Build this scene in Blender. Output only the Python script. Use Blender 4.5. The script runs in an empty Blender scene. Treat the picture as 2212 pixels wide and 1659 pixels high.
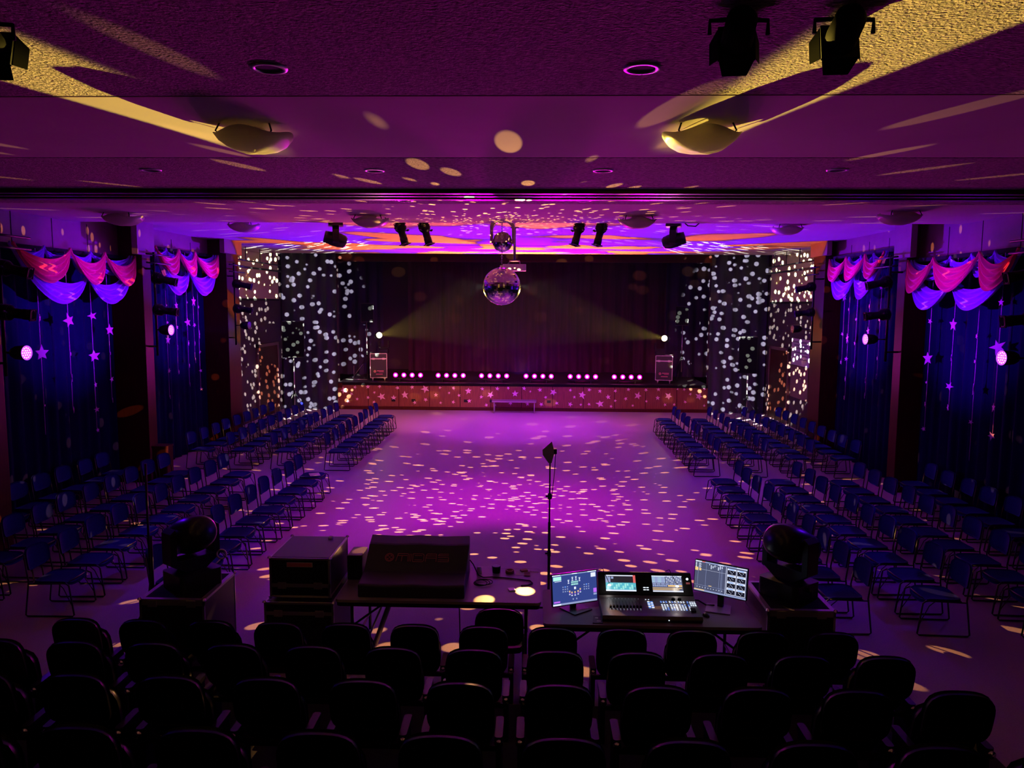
import bpy, bmesh, math, random
from mathutils import Vector, Matrix
random.seed(7)
SC = bpy.context.scene
COL = SC.collection
PI = math.pi

# ------------------------------------------------------------------ camera
cam = bpy.data.cameras.new('camera')
camo = bpy.data.objects.new('camera', cam); COL.objects.link(camo)
cam.sensor_width = 36.0; cam.lens = 36.0 * 1660 / 2212
cam.clip_start = 0.05; cam.clip_end = 200
_yaw, _pitch, _roll = 0.030527, 0.103727, 0.006
_R = Vector((math.cos(_yaw), math.sin(_yaw), 0))
_F = Vector((-math.sin(_yaw) * math.cos(_pitch), math.cos(_yaw) * math.cos(_pitch), -math.sin(_pitch)))
_U = Vector((-math.sin(_yaw) * math.sin(_pitch), math.cos(_yaw) * math.sin(_pitch), math.cos(_pitch)))
_R2 = _R * math.cos(_roll) + _U * math.sin(_roll)
_U2 = -_R * math.sin(_roll) + _U * math.cos(_roll)
camo.matrix_world = Matrix((
    (_R2.x, _U2.x, -_F.x, 0.5), (_R2.y, _U2.y, -_F.y, 0.0), (_R2.z, _U2.z, -_F.z, 3.9), (0, 0, 0, 1)))
SC.camera = camo

# ------------------------------------------------------------------ world, view, render settings
w = bpy.data.worlds.new('world'); SC.world = w; w.use_nodes = True
w.node_tree.nodes['Background'].inputs[0].default_value = (0.25, 0.03, 0.3, 1)
w.node_tree.nodes['Background'].inputs[1].default_value = 0.0
SC.view_settings.view_transform = 'Standard'
SC.view_settings.look = 'None'
SC.view_settings.exposure = 0.0
SC.view_settings.gamma = 1.0
SC.view_settings.use_curve_mapping = False
cy = SC.cycles
cy.max_bounces = 5; cy.diffuse_bounces = 3; cy.glossy_bounces = 3; cy.transmission_bounces = 4
cy.volume_bounces = 0; cy.transparent_max_bounces = 6
cy.caustics_reflective = False; cy.caustics_refractive = False
cy.sample_clamp_indirect = 3.0
cy.use_denoising = True
cy.volume_step_rate = 1.0

# ------------------------------------------------------------------ lights of the hall
def light(name, kind, loc, color, power, aim=None, **kw):
    d = bpy.data.lights.new(name, kind); o = bpy.data.objects.new(name, d); COL.objects.link(o)
    d.color = color; d.energy = power; o.location = loc
    if aim is not None:
        o.rotation_euler = (Vector(aim) - Vector(loc)).to_track_quat('-Z', 'Y').to_euler()
    for k, v in kw.items():
        if k == 'angle': d.spot_size = math.radians(v)
        elif k == 'blend': d.spot_blend = v
        elif k == 'radius': d.shadow_soft_size = v
        elif k == 'size': d.shape = 'RECTANGLE'; d.size, d.size_y = v
        elif k == 'spread': d.spread = math.radians(v)
    return o

def gobo_dots(o, scale, thr, soft=0.04, seed=0.0, flat=(1, 1, 1), updim=None):
    """light leaves the lamp only in small round beams (imitating mirror ball facets)"""
    d = o.data; d.use_nodes = True; nt = d.node_tree; n = nt.nodes; l = nt.links
    em = n['Emission']
    tc = n.new('ShaderNodeTexCoord'); mp = n.new('ShaderNodeMapping'); mp.inputs['Location'].default_value = (seed, seed * 1.7, seed * 0.6); mp.inputs['Scale'].default_value = flat
    no = n.new('ShaderNodeVectorMath'); no.operation = 'NORMALIZE'
    v = n.new('ShaderNodeTexVoronoi'); v.inputs['Scale'].default_value = scale
    r = n.new('ShaderNodeMapRange'); r.inputs[1].default_value = thr; r.inputs[2].default_value = thr + soft
    r.inputs[3].default_value = 1; r.inputs[4].default_value = 0; r.interpolation_type = 'SMOOTHSTEP'
    l.new(tc.outputs['Normal'], no.inputs[0]); l.new(no.outputs[0], mp.inputs[0]); l.new(mp.outputs[0], v.inputs['Vector'])
    l.new(v.outputs['Distance'], r.inputs[0])
    if updim is None: l.new(r.outputs[0], em.inputs['Strength'])
    else:   # beams get weaker upward and sideways, as on a ball lit from below
        sx = n.new('ShaderNodeSeparateXYZ'); q = n.new('ShaderNodeValToRGB'); e = q.color_ramp.elements
        for i, (z, k_) in enumerate(updim):
            if i < 2: e[i].position = (z + 1) / 2; e[i].color = (k_, k_, k_, 1)
            else:
                w_ = e.new((z + 1) / 2); w_.color = (k_, k_, k_, 1)
        h = n.new('ShaderNodeMath'); h.operation = 'MULTIPLY_ADD'; h.inputs[1].default_value = 0.5; h.inputs[2].default_value = 0.5
        mu = n.new('ShaderNodeMath'); mu.operation = 'MULTIPLY'
        l.new(no.outputs[0], sx.inputs[0]); l.new(sx.outputs['Z'], h.inputs[0]); l.new(h.outputs[0], q.inputs[0]); l.new(q.outputs[0], mu.inputs[0]); l.new(r.outputs[0], mu.inputs[1]); l.new(mu.outputs[0], em.inputs['Strength'])

def gobo_bands(o, scale, lo, hi, seed=0.0, stretch=(1, 1, 1), cut=(-0.30, -0.22)):
    d = o.data; d.use_nodes = True; nt = d.node_tree; n = nt.nodes; l = nt.links
    em = n['Emission']
    tc = n.new('ShaderNodeTexCoord'); mp = n.new('ShaderNodeMapping')
    mp.inputs['Location'].default_value = (seed, seed, seed); mp.inputs['Scale'].default_value = stretch
    v = n.new('ShaderNodeTexNoise'); v.inputs['Scale'].default_value = scale; v.inputs['Detail'].default_value = 1.5
    r = n.new('ShaderNodeMapRange'); r.inputs[1].default_value = lo; r.inputs[2].default_value = hi
    l.new(tc.outputs['Normal'], mp.inputs[0]); l.new(mp.outputs[0], v.inputs['Vector'])
    l.new(v.outputs['Fac'], r.inputs[0])
    # strength mask cutting off the lower part of the beam
    sp = n.new('ShaderNodeSeparateXYZ'); k_ = n.new('ShaderNodeMapRange'); k_.inputs[1].default_value = cut[0]; k_.inputs[2].default_value = cut[1]
    mu = n.new('ShaderNodeMath'); mu.operation = 'MULTIPLY'
    l.new(tc.outputs['Normal'], sp.inputs[0]); l.new(sp.outputs['Y'], k_.inputs[0]); l.new(k_.outputs[0], mu.inputs[0]); l.new(r.outputs[0], mu.inputs[1]); l.new(mu.outputs[0], em.inputs['Strength'])

BALL = Vector((-0.15, 14.6, 4.23)); BALL_R = 0.355
STAGE_SPOT_L = Vector((-5.3, 28.3, 2.72)); STAGE_SPOT_R = Vector((5.22, 28.3, 2.68))
YEL = (1.0, 0.70, 0.09)
# the two white-yellow stage spots aimed at the mirror ball
for nm, p, aim in (('stage_spot_light', STAGE_SPOT_L, BALL + Vector((-0.42, 0, -0.46))), ('stage_spot_light', STAGE_SPOT_R, BALL + Vector((0.42, 0, -0.46)))):
    q = p + (aim - p).normalized() * 0.16
    light(nm, 'SPOT', q, YEL, 170000, aim, angle=5.8, blend=0.15, radius=0.05)
# unseen lamps added beside the mirror ball, standing in for its facet reflections
for s in (-1, 1):
    o = light('facet_dots_standin', 'POINT', BALL + Vector((s * 0.41, 0.0, -0.06)), (1.0, 0.46, 0.13), 3600, radius=0.0)
    gobo_dots(o, 10.8, 0.16, 0.05, 2.0 + 1.7 * s, (1, 2.4, 1.5), [(-1.0, 1.0), (1.0, 0.20), (-0.30, 1.0), (-0.10, 0.35), (0.06, 0.85), (0.25, 0.85), (0.6, 0.40)])
for s in (-1, 1):
    p = BALL + Vector((s * 0.32, 0.32, 0.02))
    o = light('side_dots_standin', 'SPOT', p, (0.93, 1.0, 0.80), 85000, (s * 8.2, 26.4, 3.25), angle=30, blend=0.12, radius=0.0)  # added spots for the white dots beside the stage
    gobo_dots(o, 62, 0.26, 0.10, 5.1 + s)
# magenta four-cell bars on the front edge of the stage
BAR_X = [-4.23, -2.64, -1.03, 0.62, 2.25, 3.87]
for x in BAR_X:
    light('stage_bar_light', 'AREA', (x, 28.22, 1.27), (1.0, 0.0, 0.42), 6, (x * 0.9, 12.0, 3.2), size=(1.05, 0.10), spread=170)
# violet wash from the moving head above the ball, plus added washes without fixtures
light('centre_wash', 'SPOT', (-0.18, 15.3, 5.0), (0.80, 0.0, 0.90), 1000, (-0.1, 14.0, 0), angle=96, blend=1.0, radius=0.12)
light('floor_wash_added', 'SPOT', (0.0, 24.0, 5.3), (0.50, 0.02, 1.0), 900, (0, 24.5, 0), angle=80, blend=0.6, radius=0.12)  # added lamp, no fixture here, tints the floor before the stage
for x in (-4.6, -1.5, 1.5, 4.6):
    light('ceiling_wash_added', 'SPOT', (x, 28.6, 1.45), (1.0, 0.0, 0.80), 2300, (x * 1.25, 9.0, 5.3), angle=32, blend=1.0, radius=0.15)  # added spots without fixtures, giving the ceiling its magenta
for x in BAR_X:
    light('drape_glow_added', 'SPOT', (x, 28.7, 1.20), (1.0, 0.0, 0.55), 48, (x, 33.0, 1.6), angle=110, blend=1.0, radius=0.1)  # added spots brightening the back drape in place of haze glow
# ceiling profile spots washing the stage front
light('front_wash_left', 'SPOT', (-2.1, 15.6, 5.0), (1.0, 0.24, 0.25), 3400, (-4.0, 28.0, 0.5), angle=34, blend=0.9, radius=0.08)
light('front_wash_centre', 'SPOT', (1.3, 15.6, 5.0), (0.70, 0.08, 1.0), 3000, (0.5, 28.0, 0.3), angle=30, blend=0.9, radius=0.08)
light('front_wash_right', 'SPOT', (1.76, 15.6, 5.0), (0.9, 0.14, 0.45), 2000, (5.0, 28.0, 0.5), angle=28, blend=0.9, radius=0.08)
# ultraviolet cans on the side booms, each washing the curtains across the hall
UVC = (0.24, 0.0, 1.0)
CAN = [(-7.30, 11.40, 3.12), (-7.30, 16.05, 3.31), (7.50, 11.60, 3.15), (7.50, 16.35, 3.21)]
for (p, aim) in ((CAN[2], (-8.4, 14.4, 3.75)), (CAN[3], (-8.4, 19.0, 3.7)), (CAN[0], (8.4, 14.4, 3.65)), (CAN[1], (8.4, 19.0, 3.6))):
    a = Vector(aim); pv = Vector(p); q = pv + (a - pv).normalized() * 0.16
    light('uv_can_light', 'SPOT', q, UVC, 18000, aim, angle=14, blend=1.0, radius=0.06)
for p, a_ in ((CAN[0], (0, 9.5, 0)), (CAN[1], (0, 15.5, 0)), (CAN[2], (0, 9.5, 0)), (CAN[3], (0, 15.5, 0))):
    light('uv_can_flood', 'SPOT', (p[0] * 0.96, p[1], p[2]), (0.10, 0.0, 1.0), 180, (a_[0] * 0.5, a_[1] + 1.5, 0), angle=110, blend=1.0, radius=0.08)
# blue and amber breakup from two added lamps without fixture at the stage edge, onto the far part of the ceiling
p = Vector((0.0, 27.95, 1.30))
o = light('added_blue_breakup', 'SPOT', p, (0.15, 0.0, 1.0), 20000, (0.0, 21.5, 5.5), angle=112, blend=0.6, radius=0.02); gobo_bands(o, 3.6, 0.485, 0.515, 4.3, (1, 2.0, 1))
o = light('added_amber_breakup', 'SPOT', p, (1.0, 0.16, 0.04), 13000, (0.0, 21.5, 5.5), angle=112, blend=0.6, radius=0.02); gobo_bands(o, 3.6, 0.49, 0.46, 4.3, (1, 2.0, 1))
for s, xx in ((-1, -3.9), (1, 3.6)):
    light('ceiling_head_beam', 'SPOT', (xx, 15.45, 5.14), (0.22, 0.0, 1.0), 260, (s * 8.3, 18.6, 5.42), angle=30, blend=0.6, radius=0.03)

# ------------------------------------------------------------------ materials
def mat(name, col, rough=0.6, metal=0.0, spec=0.5, emis=None, estr=0.0, noise=None, bump=None, trans=0.0, sheen=0.0):
    m = bpy.data.materials.new(name); m.use_nodes = True
    nt = m.node_tree; b = nt.nodes['Principled BSDF']
    b.inputs['Base Color'].default_value = (*col, 1); b.inputs['Roughness'].default_value = rough
    b.inputs['Metallic'].default_value = metal; b.inputs['Specular IOR Level'].default_value = spec
    b.inputs['Transmission Weight'].default_value = trans
    if sheen: b.inputs['Sheen Weight'].default_value = sheen
    if emis: b.inputs['Emission Color'].default_value = (*emis, 1); b.inputs['Emission Strength'].default_value = estr
    tc = nt.nodes.new('ShaderNodeTexCoord')
    if noise:   # (scale, amount, stretch)
        sc, am, st = noise
        mp = nt.nodes.new('ShaderNodeMapping'); mp.inputs['Scale'].default_value = st
        n = nt.nodes.new('ShaderNodeTexNoise'); n.inputs['Scale'].default_value = sc; n.inputs['Detail'].default_value = 3
        r = nt.nodes.new('ShaderNodeMapRange'); r.inputs[1].default_value = 0.3; r.inputs[2].default_value = 0.7; r.inputs[3].default_value = 1 - am; r.inputs[4].default_value = 1 + am
        mx = nt.nodes.new('ShaderNodeVectorMath'); mx.operation = 'SCALE'; mx.inputs[0].default_value = col
        nt.links.new(tc.outputs['Object'], mp.inputs[0]); nt.links.new(mp.outputs[0], n.inputs['Vector']); nt.links.new(n.outputs['Fac'], r.inputs[0])
        nt.links.new(r.outputs[0], mx.inputs['Scale']); nt.links.new(mx.outputs[0], b.inputs['Base Color'])
    if bump:    # (scale, strength, distance)
        n = nt.nodes.new('ShaderNodeTexNoise'); n.inputs['Scale'].default_value = bump[0]; n.inputs['Detail'].default_value = 4
        bp = nt.nodes.new('ShaderNodeBump'); bp.inputs['Strength'].default_value = bump[1]; bp.inputs['Distance'].default_value = bump[2]
        nt.links.new(tc.outputs['Object'], n.inputs['Vector']); nt.links.new(n.outputs['Fac'], bp.inputs['Height']); nt.links.new(bp.outputs[0], b.inputs['Normal'])
    return m

def emat(name, col, s):
    return mat(name, (0.02, 0.02, 0.02), 0.3, emis=col, estr=s)

M = {
 'floor': mat('floor_tile', (0.50, 0.38, 0.46), 0.42, spec=0.03, noise=(60, 0.10, (1, 1, 1))),
 'ceil_s': mat('ceiling_smooth', (0.55, 0.46, 0.44), 0.85, noise=(1.2, 0.05, (1, 1, 1))),
 'ceil_t': mat('ceiling_textured', (0.40, 0.32, 0.31), 0.9, noise=(22, 0.55, (1, 2.2, 1)), bump=(48, 1.0, 0.05)),
 'track': mat('track_brown', (0.06, 0.025, 0.02), 0.35),
 'gap': mat('gap_black', (0.004, 0.004, 0.004), 0.9),
 'wood': mat('panel_wood', (0.22, 0.07, 0.035), 0.38, noise=(6, 0.35, (14, 14, 0.6))),
 'woodd': mat('dark_wood', (0.06, 0.012, 0.008), 0.45, spec=0.15, noise=(6, 0.25, (10, 10, 0.5))),
 'fascia': mat('fascia_panel', (0.22, 0.11, 0.10), 0.45, noise=(3, 0.12, (1, 1, 1))),
 'wall': mat('wall_dark', (0.05, 0.03, 0.04), 0.8),
 'curtain': mat('curtain_navy', (0.004, 0.002, 0.045), 0.95, spec=0.1, noise=(4, 0.15, (1, 1, 0.2))),
 'drape': mat('drape_black', (0.036, 0.028, 0.06), 0.95, noise=(5, 0.2, (1, 1, 0.2))),
 'backdrape': mat('back_drape', (0.05, 0.012, 0.025), 0.9, noise=(3, 0.3, (3, 1, 0.2))),
 'white': mat('white_panel', (0.80, 0.68, 0.36), 0.6),
 'violet': mat('violet_voile', (0.40, 0.03, 1.0), 0.6, sheen=0.4),
 'pink': mat('pink_voile', (1.0, 0.01, 0.22), 0.6, sheen=0.3),
 'star': mat('star_card', (0.92, 0.38, 0.85), 0.6),
 'starf': mat('star_card_pale', (0.95, 0.58, 0.85), 0.6),
 'cord': mat('cord_pale', (0.75, 0.2, 0.8), 0.6),
 'black': mat('black_metal', (0.008, 0.008, 0.009), 0.4, spec=0.3),
 'blackm': mat('black_matt', (0.005, 0.005, 0.006), 0.8, spec=0.15),
 'blackp': mat('black_plastic', (0.016, 0.015, 0.018), 0.3),
 'violetm': mat('lamp_housing', (0.28, 0.22, 0.34), 0.35),
 'chrome': mat('chrome', (0.8, 0.8, 0.82), 0.18, metal=1.0),
 'alu': mat('aluminium_edge', (0.62, 0.60, 0.62), 0.32, metal=0.8),
 'mirror': mat('mirror_facet', (0.92, 0.92, 0.95), 0.08, metal=1.0),
 'seat': mat('seat_blue', (0.006, 0.008, 0.14), 0.8, spec=0.1, noise=(40, 0.15, (1, 1, 1))),
 'frame': mat('chair_frame', (0.02, 0.018, 0.022), 0.35),
 'theatre': mat('theatre_seat', (0.003, 0.0025, 0.003), 0.35, spec=0.06),
 'carpet': mat('riser_black', (0.01, 0.01, 0.012), 0.9),
 'table': mat('table_grey', (0.30, 0.26, 0.28), 0.35),
 'dome': mat('frosted_glass', (0.75, 0.70, 0.60), 0.4, trans=0.0),
 'case': mat('case_laminate', (0.012, 0.012, 0.014), 0.35),
 'casetop': mat('case_top', (0.20, 0.13, 0.20), 0.45),
 'cover': mat('nylon_cover', (0.035, 0.03, 0.05), 0.55),
 'logo': mat('logo_print', (0.65, 0.18, 0.20), 0.6),
 'logow': mat('logo_white', (0.6, 0.55, 0.55), 0.6),
 'paper': mat('paper', (0.8, 0.75, 0.85), 0.7),
 'cardb': mat('cardboard', (0.40, 0.22, 0.12), 0.8),
 'rubber': mat('rubber', (0.01, 0.01, 0.01), 0.7),
 'stagetop': mat('stage_floor', (0.05, 0.035, 0.04), 0.4),
 'desk': mat('desk_top', (0.22, 0.16, 0.22), 0.5),
 'consolebody': mat('console_body', (0.05, 0.045, 0.05), 0.4),
 'led': emat('led_magenta', (1.0, 0.40, 0.80), 9.0),
 'ledglow': emat('led_halo', (1.0, 0.0, 0.40), 5.0),  # emissive ring imitating the pink halo around each lamp
 'spot': emat('spot_lens', (1.0, 0.72, 0.28), 120.0),
 'uv': emat('uv_lens', (0.70, 0.25, 1.0), 4.0),
 'uvdim': emat('uv_ring', (0.42, 0.06, 1.0), 2.2),
 'bluelens': emat('blue_lens', (0.45, 0.35, 1.0), 7.0),
 'lensw': mat('lens_clear', (0.6, 0.65, 0.7), 0.08, metal=0.6),
 'scr_blue': emat('screen_blue', (0.035, 0.06, 0.26), 1.0),
 'scr_grey': emat('screen_grey', (0.075, 0.085, 0.16), 1.0),
 'scr_dark': emat('screen_dark', (0.01, 0.01, 0.022), 1.0),
 'scr_white': emat('screen_white', (0.75, 0.80, 1.0), 1.1),
 'scr_pale': emat('screen_pale', (0.30, 0.36, 0.62), 1.0),
 'scr_cyan': emat('screen_cyan', (0.10, 0.50, 0.62), 1.0),
 'scr_teal': emat('screen_teal', (0.45, 0.95, 0.85), 1.0),
 'scr_amber': emat('screen_amber', (0.95, 0.62, 0.25), 1.0),
 'scr_red': emat('screen_red', (0.75, 0.12, 0.12), 1.0),
 'scr_violet': emat('screen_violet', (0.55, 0.15, 0.95), 1.0),
 'key': emat('key_light', (0.72, 0.82, 1.0), 1.6),
 'keyb': emat('key_blue', (0.15, 0.35, 1.0), 1.2),
 'desklamp': emat('desk_lamp', (1.0, 0.97, 0.95), 8.0),
}

_nt = M['dome'].node_tree; _b = _nt.nodes['Principled BSDF']; _tr = _nt.nodes.new('ShaderNodeBsdfTranslucent'); _mx = _nt.nodes.new('ShaderNodeMixShader')
_tr.inputs[0].default_value = (0.9, 0.86, 0.75, 1); _mx.inputs[0].default_value = 0.6
_nt.links.new(_b.outputs[0], _mx.inputs[1]); _nt.links.new(_tr.outputs[0], _mx.inputs[2]); _nt.links.new(_mx.outputs[0], _nt.nodes['Material Output'].inputs[0])

# ------------------------------------------------------------------ mesh helper
class MB:
    def __init__(s): s.v = []; s.f = []; s.m = []; s.sm = []
    def add(s, vs, fs, mi=0, smooth=False, mx=None):
        k = len(s.v)
        for p in vs:
            p = Vector(p)
            s.v.append(tuple(mx @ p if mx is not None else p))
        for f in fs: s.f.append([k + i for i in f]); s.m.append(mi); s.sm.append(smooth)
        return s
    def box(s, x0, x1, y0, y1, z0, z1, mi=0, mx=None):
        return s.add([(x0, y0, z0), (x1, y0, z0), (x1, y1, z0), (x0, y1, z0), (x0, y0, z1), (x1, y0, z1), (x1, y1, z1), (x0, y1, z1)],
                     [(0, 3, 2, 1), (4, 5, 6, 7), (0, 1, 5, 4), (1, 2, 6, 5), (2, 3, 7, 6), (3, 0, 4, 7)], mi, False, mx)
    def cbox(s, c, size, mi=0, mx=None):
        return s.box(c[0] - size[0] / 2, c[0] + size[0] / 2, c[1] - size[1] / 2, c[1] + size[1] / 2, c[2] - size[2] / 2, c[2] + size[2] / 2, mi, mx)
    def rbox(s, x0, x1, y0, y1, z0, z1, r=0.02, mi=0, mx=None, n=4):
        """box with rounded vertical edges"""
        pts = []
        for cx, cyy, a0 in ((x1 - r, y1 - r, 0), (x0 + r, y1 - r, 90), (x0 + r, y0 + r, 180), (x1 - r, y0 + r, 270)):
            for i in range(n + 1):
                a = math.radians(a0 + 90 * i / n); pts.append((cx + r * math.cos(a), cyy + r * math.sin(a)))
        return s.prism(pts, z0, z1, mi, mx)
    def prism(s, pts, z0, z1, mi=0, mx=None, smooth=False):
        n = len(pts)
        vs = [(x, y, z0) for x, y in pts] + [(x, y, z1) for x, y in pts]
        fs = [tuple(range(n - 1, -1, -1)), tuple(range(n, 2 * n))] + [(i, (i + 1) % n, n + (i + 1) % n, n + i) for i in range(n)]
        return s.add(vs, fs, mi, smooth, mx)
    def tube(s, path, r, mi=0, n=8, closed=False, mx=None):
        P = [Vector(p) for p in path]; rs = r if isinstance(r, (list, tuple)) else [r] * len(P)
        vs = []; m = len(P)
        up = None
        for i, p in enumerate(P):
            a = P[i - 1] if (i > 0 or closed) else p; b = P[(i + 1) % m] if (i < m - 1 or closed) else p
            t = (b - a)
            t = t.normalized() if t.length > 1e-9 else Vector((0, 0, 1))
            if up is None: up = Vector((0, 0, 1)) if abs(t.z) < 0.9 else Vector((1, 0, 0))
            side = t.cross(up).normalized(); up = side.cross(t).normalized()
            for k in range(n):
                q = 2 * PI * k / n; vs.append(p + (side * math.cos(q) + up * math.sin(q)) * rs[i])
        fs = []
        for i in range(m if closed else m - 1):
            for k in range(n):
                a = i * n + k; b = i * n + (k + 1) % n; c = ((i + 1) % m) * n + (k + 1) % n; d = ((i + 1) % m) * n + k
                fs.append((a, b, c, d))
        if not closed: fs.append(tuple(range(n - 1, -1, -1))); fs.append(tuple((m - 1) * n + k for k in range(n)))
        return s.add(vs, fs, mi, True, mx)
    def lathe(s, prof, n=24, mi=0, mx=None, smooth=True, a0=0.0, a1=2 * PI):
        full = abs(a1 - a0 - 2 * PI) < 1e-6
        cols = n if full else n + 1
        vs = []
        for i in range(cols):
            a = a0 + (a1 - a0) * i / n
            for r, z in prof: vs.append((r * math.cos(a), r * math.sin(a), z))
        k = len(prof); fs = []
        for i in range(n):
            j = (i + 1) % cols
            for q in range(k - 1): fs.append((i * k + q, j * k + q, j * k + q + 1, i * k + q + 1))
        return s.add(vs, fs, mi, smooth, mx)
    def disc(s, r, z=0, n=20, mi=0, mx=None):
        vs = [(r * math.cos(2 * PI * i / n), r * math.sin(2 * PI * i / n), z) for i in range(n)]
        return s.add(vs, [tuple(range(n))], mi, False, mx)
    def quad(s, a, b, c, d, mi=0, mx=None): return s.add([a, b, c, d], [(0, 1, 2, 3)], mi, False, mx)
    def build(s, name, mats, parent=None, loc=None, bevel=0.0):
        me = bpy.data.meshes.new(name); me.from_pydata(s.v, [], s.f)
        if not isinstance(mats, (list, tuple)): mats = [mats]
        for m_ in mats: me.materials.append(m_)
        for i, p in enumerate(me.polygons): p.material_index = s.m[i]; p.use_smooth = s.sm[i]
        me.update()
        o = bpy.data.objects.new(name, me); COL.objects.link(o)
        if parent is not None: o.parent = parent
        if loc is not None: o.location = loc
        if bevel:
            bv = o.modifiers.new('bevel', 'BEVEL'); bv.width = bevel; bv.segments = 2; bv.limit_method = 'ANGLE'
        return o

def tag(o, label=None, cat=None, group=None, kind=None):
    if label: o['label'] = label
    if cat: o['category'] = cat
    if group: o['group'] = group
    if kind: o['kind'] = kind
    return o
def thing(name, label, cat, loc=(0, 0, 0), rz=0.0, group=None):
    o = bpy.data.objects.new(name, None); COL.objects.link(o); o.empty_display_size = 0.1
    o.location = loc; o.rotation_euler = (0, 0, rz)
    return tag(o, label, cat, group)
def struct(o): o['kind'] = 'structure'; return o
KIDS = {}
def dup(root, loc, rz=0.0, label=None, group=None, scale=None):
    r = root.copy(); COL.objects.link(r); r.location = loc; r.rotation_euler = (0, 0, rz)
    if label: r['label'] = label
    if group: r['group'] = group
    if scale: r.scale = scale
    for ch in list(root.children):
        c = ch.copy(); COL.objects.link(c); c.parent = r
        for g in list(ch.children):
            d = g.copy(); COL.objects.link(d); d.parent = c
    return r
def T(x=0, y=0, z=0): return Matrix.Translation((x, y, z))
def R(a, ax): return Matrix.Rotation(a, 4, ax)
def aimx(loc, direction):
    """matrix taking local +Z to direction, placed at loc"""
    return Matrix.Translation(loc) @ Vector(direction).to_track_quat('Z', 'Y').to_matrix().to_4x4()

_ONES = ['', 'first', 'second', 'third', 'fourth', 'fifth', 'sixth', 'seventh', 'eighth', 'ninth', 'tenth', 'eleventh', 'twelfth', 'thirteenth',
         'fourteenth', 'fifteenth', 'sixteenth', 'seventeenth', 'eighteenth', 'nineteenth']
def ordn(n):
    if n < 20: return _ONES[n]
    t, u = divmod(n, 10); tens = {2: 'twent', 3: 'thirt', 4: 'fort', 5: 'fift', 6: 'sixt', 7: 'sevent', 8: 'eight'}[t]
    return tens + 'ieth' if u == 0 else tens + 'y-' + _ONES[u]

# ================================================================== the room
struct(MB().box(-9, 9, -2, 28.0, -0.12, 0).build('floor', M['floor']))
Z1, Z2 = 5.40, 5.56
strips = [(-2.0, 5.73, Z1, 'ceil_t'), (5.76, 8.10, Z1, 'ceil_s'), (8.13, 10.26, Z1, 'ceil_t'), (11.12, 11.80, Z1, 'ceil_t'), (11.80, 14.52, Z1, 'ceil_s'),
          (14.52, 22.2, Z2, 'ceil_s'), (22.2, 25.9, Z2, 'ceil_s')]
for y0, y1, z, m in strips:
    struct(MB().box(-9, 9, y0, y1, z, 5.8).build('ceiling', M[m]))
struct(MB().box(-9, 9, 5.72, 5.77, Z1 + 0.02, Z1 + 0.1).box(-9, 9, 8.09, 8.14, Z1 + 0.02, Z1 + 0.1).build('trim_1', M['gap']))
t = MB().box(-9, 9, 10.26, 11.12, Z1 - 0.0, 5.8).box(-9, 9, 10.34, 10.46, Z1 - 0.05, Z1).box(-9, 9, 10.62, 10.72, Z1 - 0.05, Z1).box(-9, 9, 10.92, 11.06, Z1 - 0.05, Z1)
struct(t.build('trim_2', M['track']))
struct(MB().box(-9, 9, 22.18, 22.22, Z2 - 0.006, Z2 + 0.01).build('trim_3', M['gap']))
struct(MB().box(-9.6, 9.6, 25.9, 34, 6.9, 7.0).build('ceiling', M['wall']))
struct(MB().box(-9, 9, 25.88, 25.98, 5.56, 6.9).build('trim_4', M['wall']))
struct(MB().box(-9.1, -8.8, -2, 28.0, -0.1, 6.9).build('wall_left', M['wall']))
struct(MB().box(8.8, 9.1, -2, 28.0, -0.1, 6.9).build('wall_right', M['wall']))
struct(MB().box(-9.1, 9.1, -2.2, -2.0, -0.1, 6.9).build('wall_back', M['wall']))
# proscenium wall and stage house
t = MB().box(-9.1, -6.78, 28.0, 28.3, 0, 6.9).box(6.78, 9.1, 28.0, 28.3, 0, 6.9).box(-6.78, 6.78, 28.02, 28.3, 5.66, 6.9)
struct(t.build('wall_front', M['wall']))
struct(MB().box(-6.80, 6.80, 27.90, 28.05, 5.40, 5.68).build('trim_5', M['woodd']))
t = MB().box(-9.1, -8.9, 28.3, 34, 0, 6.9).box(8.9, 9.1, 28.3, 34, 0, 6.9).box(-9.1, 9.1, 34, 34.2, 0, 6.9)
struct(t.build('wall_stage', M['wall']))
# stage platform
st = thing('stage', 'raised wood-fronted stage with magenta lamp bars along its front edge', 'stage', (0, 28, 0)); st['kind'] = 'structure'
MB().box(-6.80, 6.80, -0.06, 5.9, 0.93, 1.0).build('stage_floor', M['stagetop'], st)
pb = MB().box(-6.78, 6.78, -0.04, 0.2, 0.12, 0.93)
pb.build('stage_front', M['wood'], st)
gb = MB()
for i in range(13):
    x = -6.78 + i * 13.56 / 12; gb.box(x - 0.012, x + 0.012, -0.052, -0.038, 0.12, 0.93)
gb.build('panel_batten', M['woodd'], st)
MB().box(-6.80, 6.80, -0.08, 0.2, 0.0, 0.12).build('kick_board', M['woodd'], st)
MB().box(-6.80, 6.80, -0.075, -0.04, 0.90, 1.0).build('nosing', M['blackm'], st)
for x in (-4.72, -3.98, -2.05, -1.10, -0.85, 1.0):
    MB().box(x - 0.07, x + 0.07, -0.055, -0.04, 0.30, 0.40).build('outlet', M['black'], st)
MB().box(-7.05, -6.60, -0.09, -0.05, 0.80, 0.97).build('sign_plate', M['woodd'], st)

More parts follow.
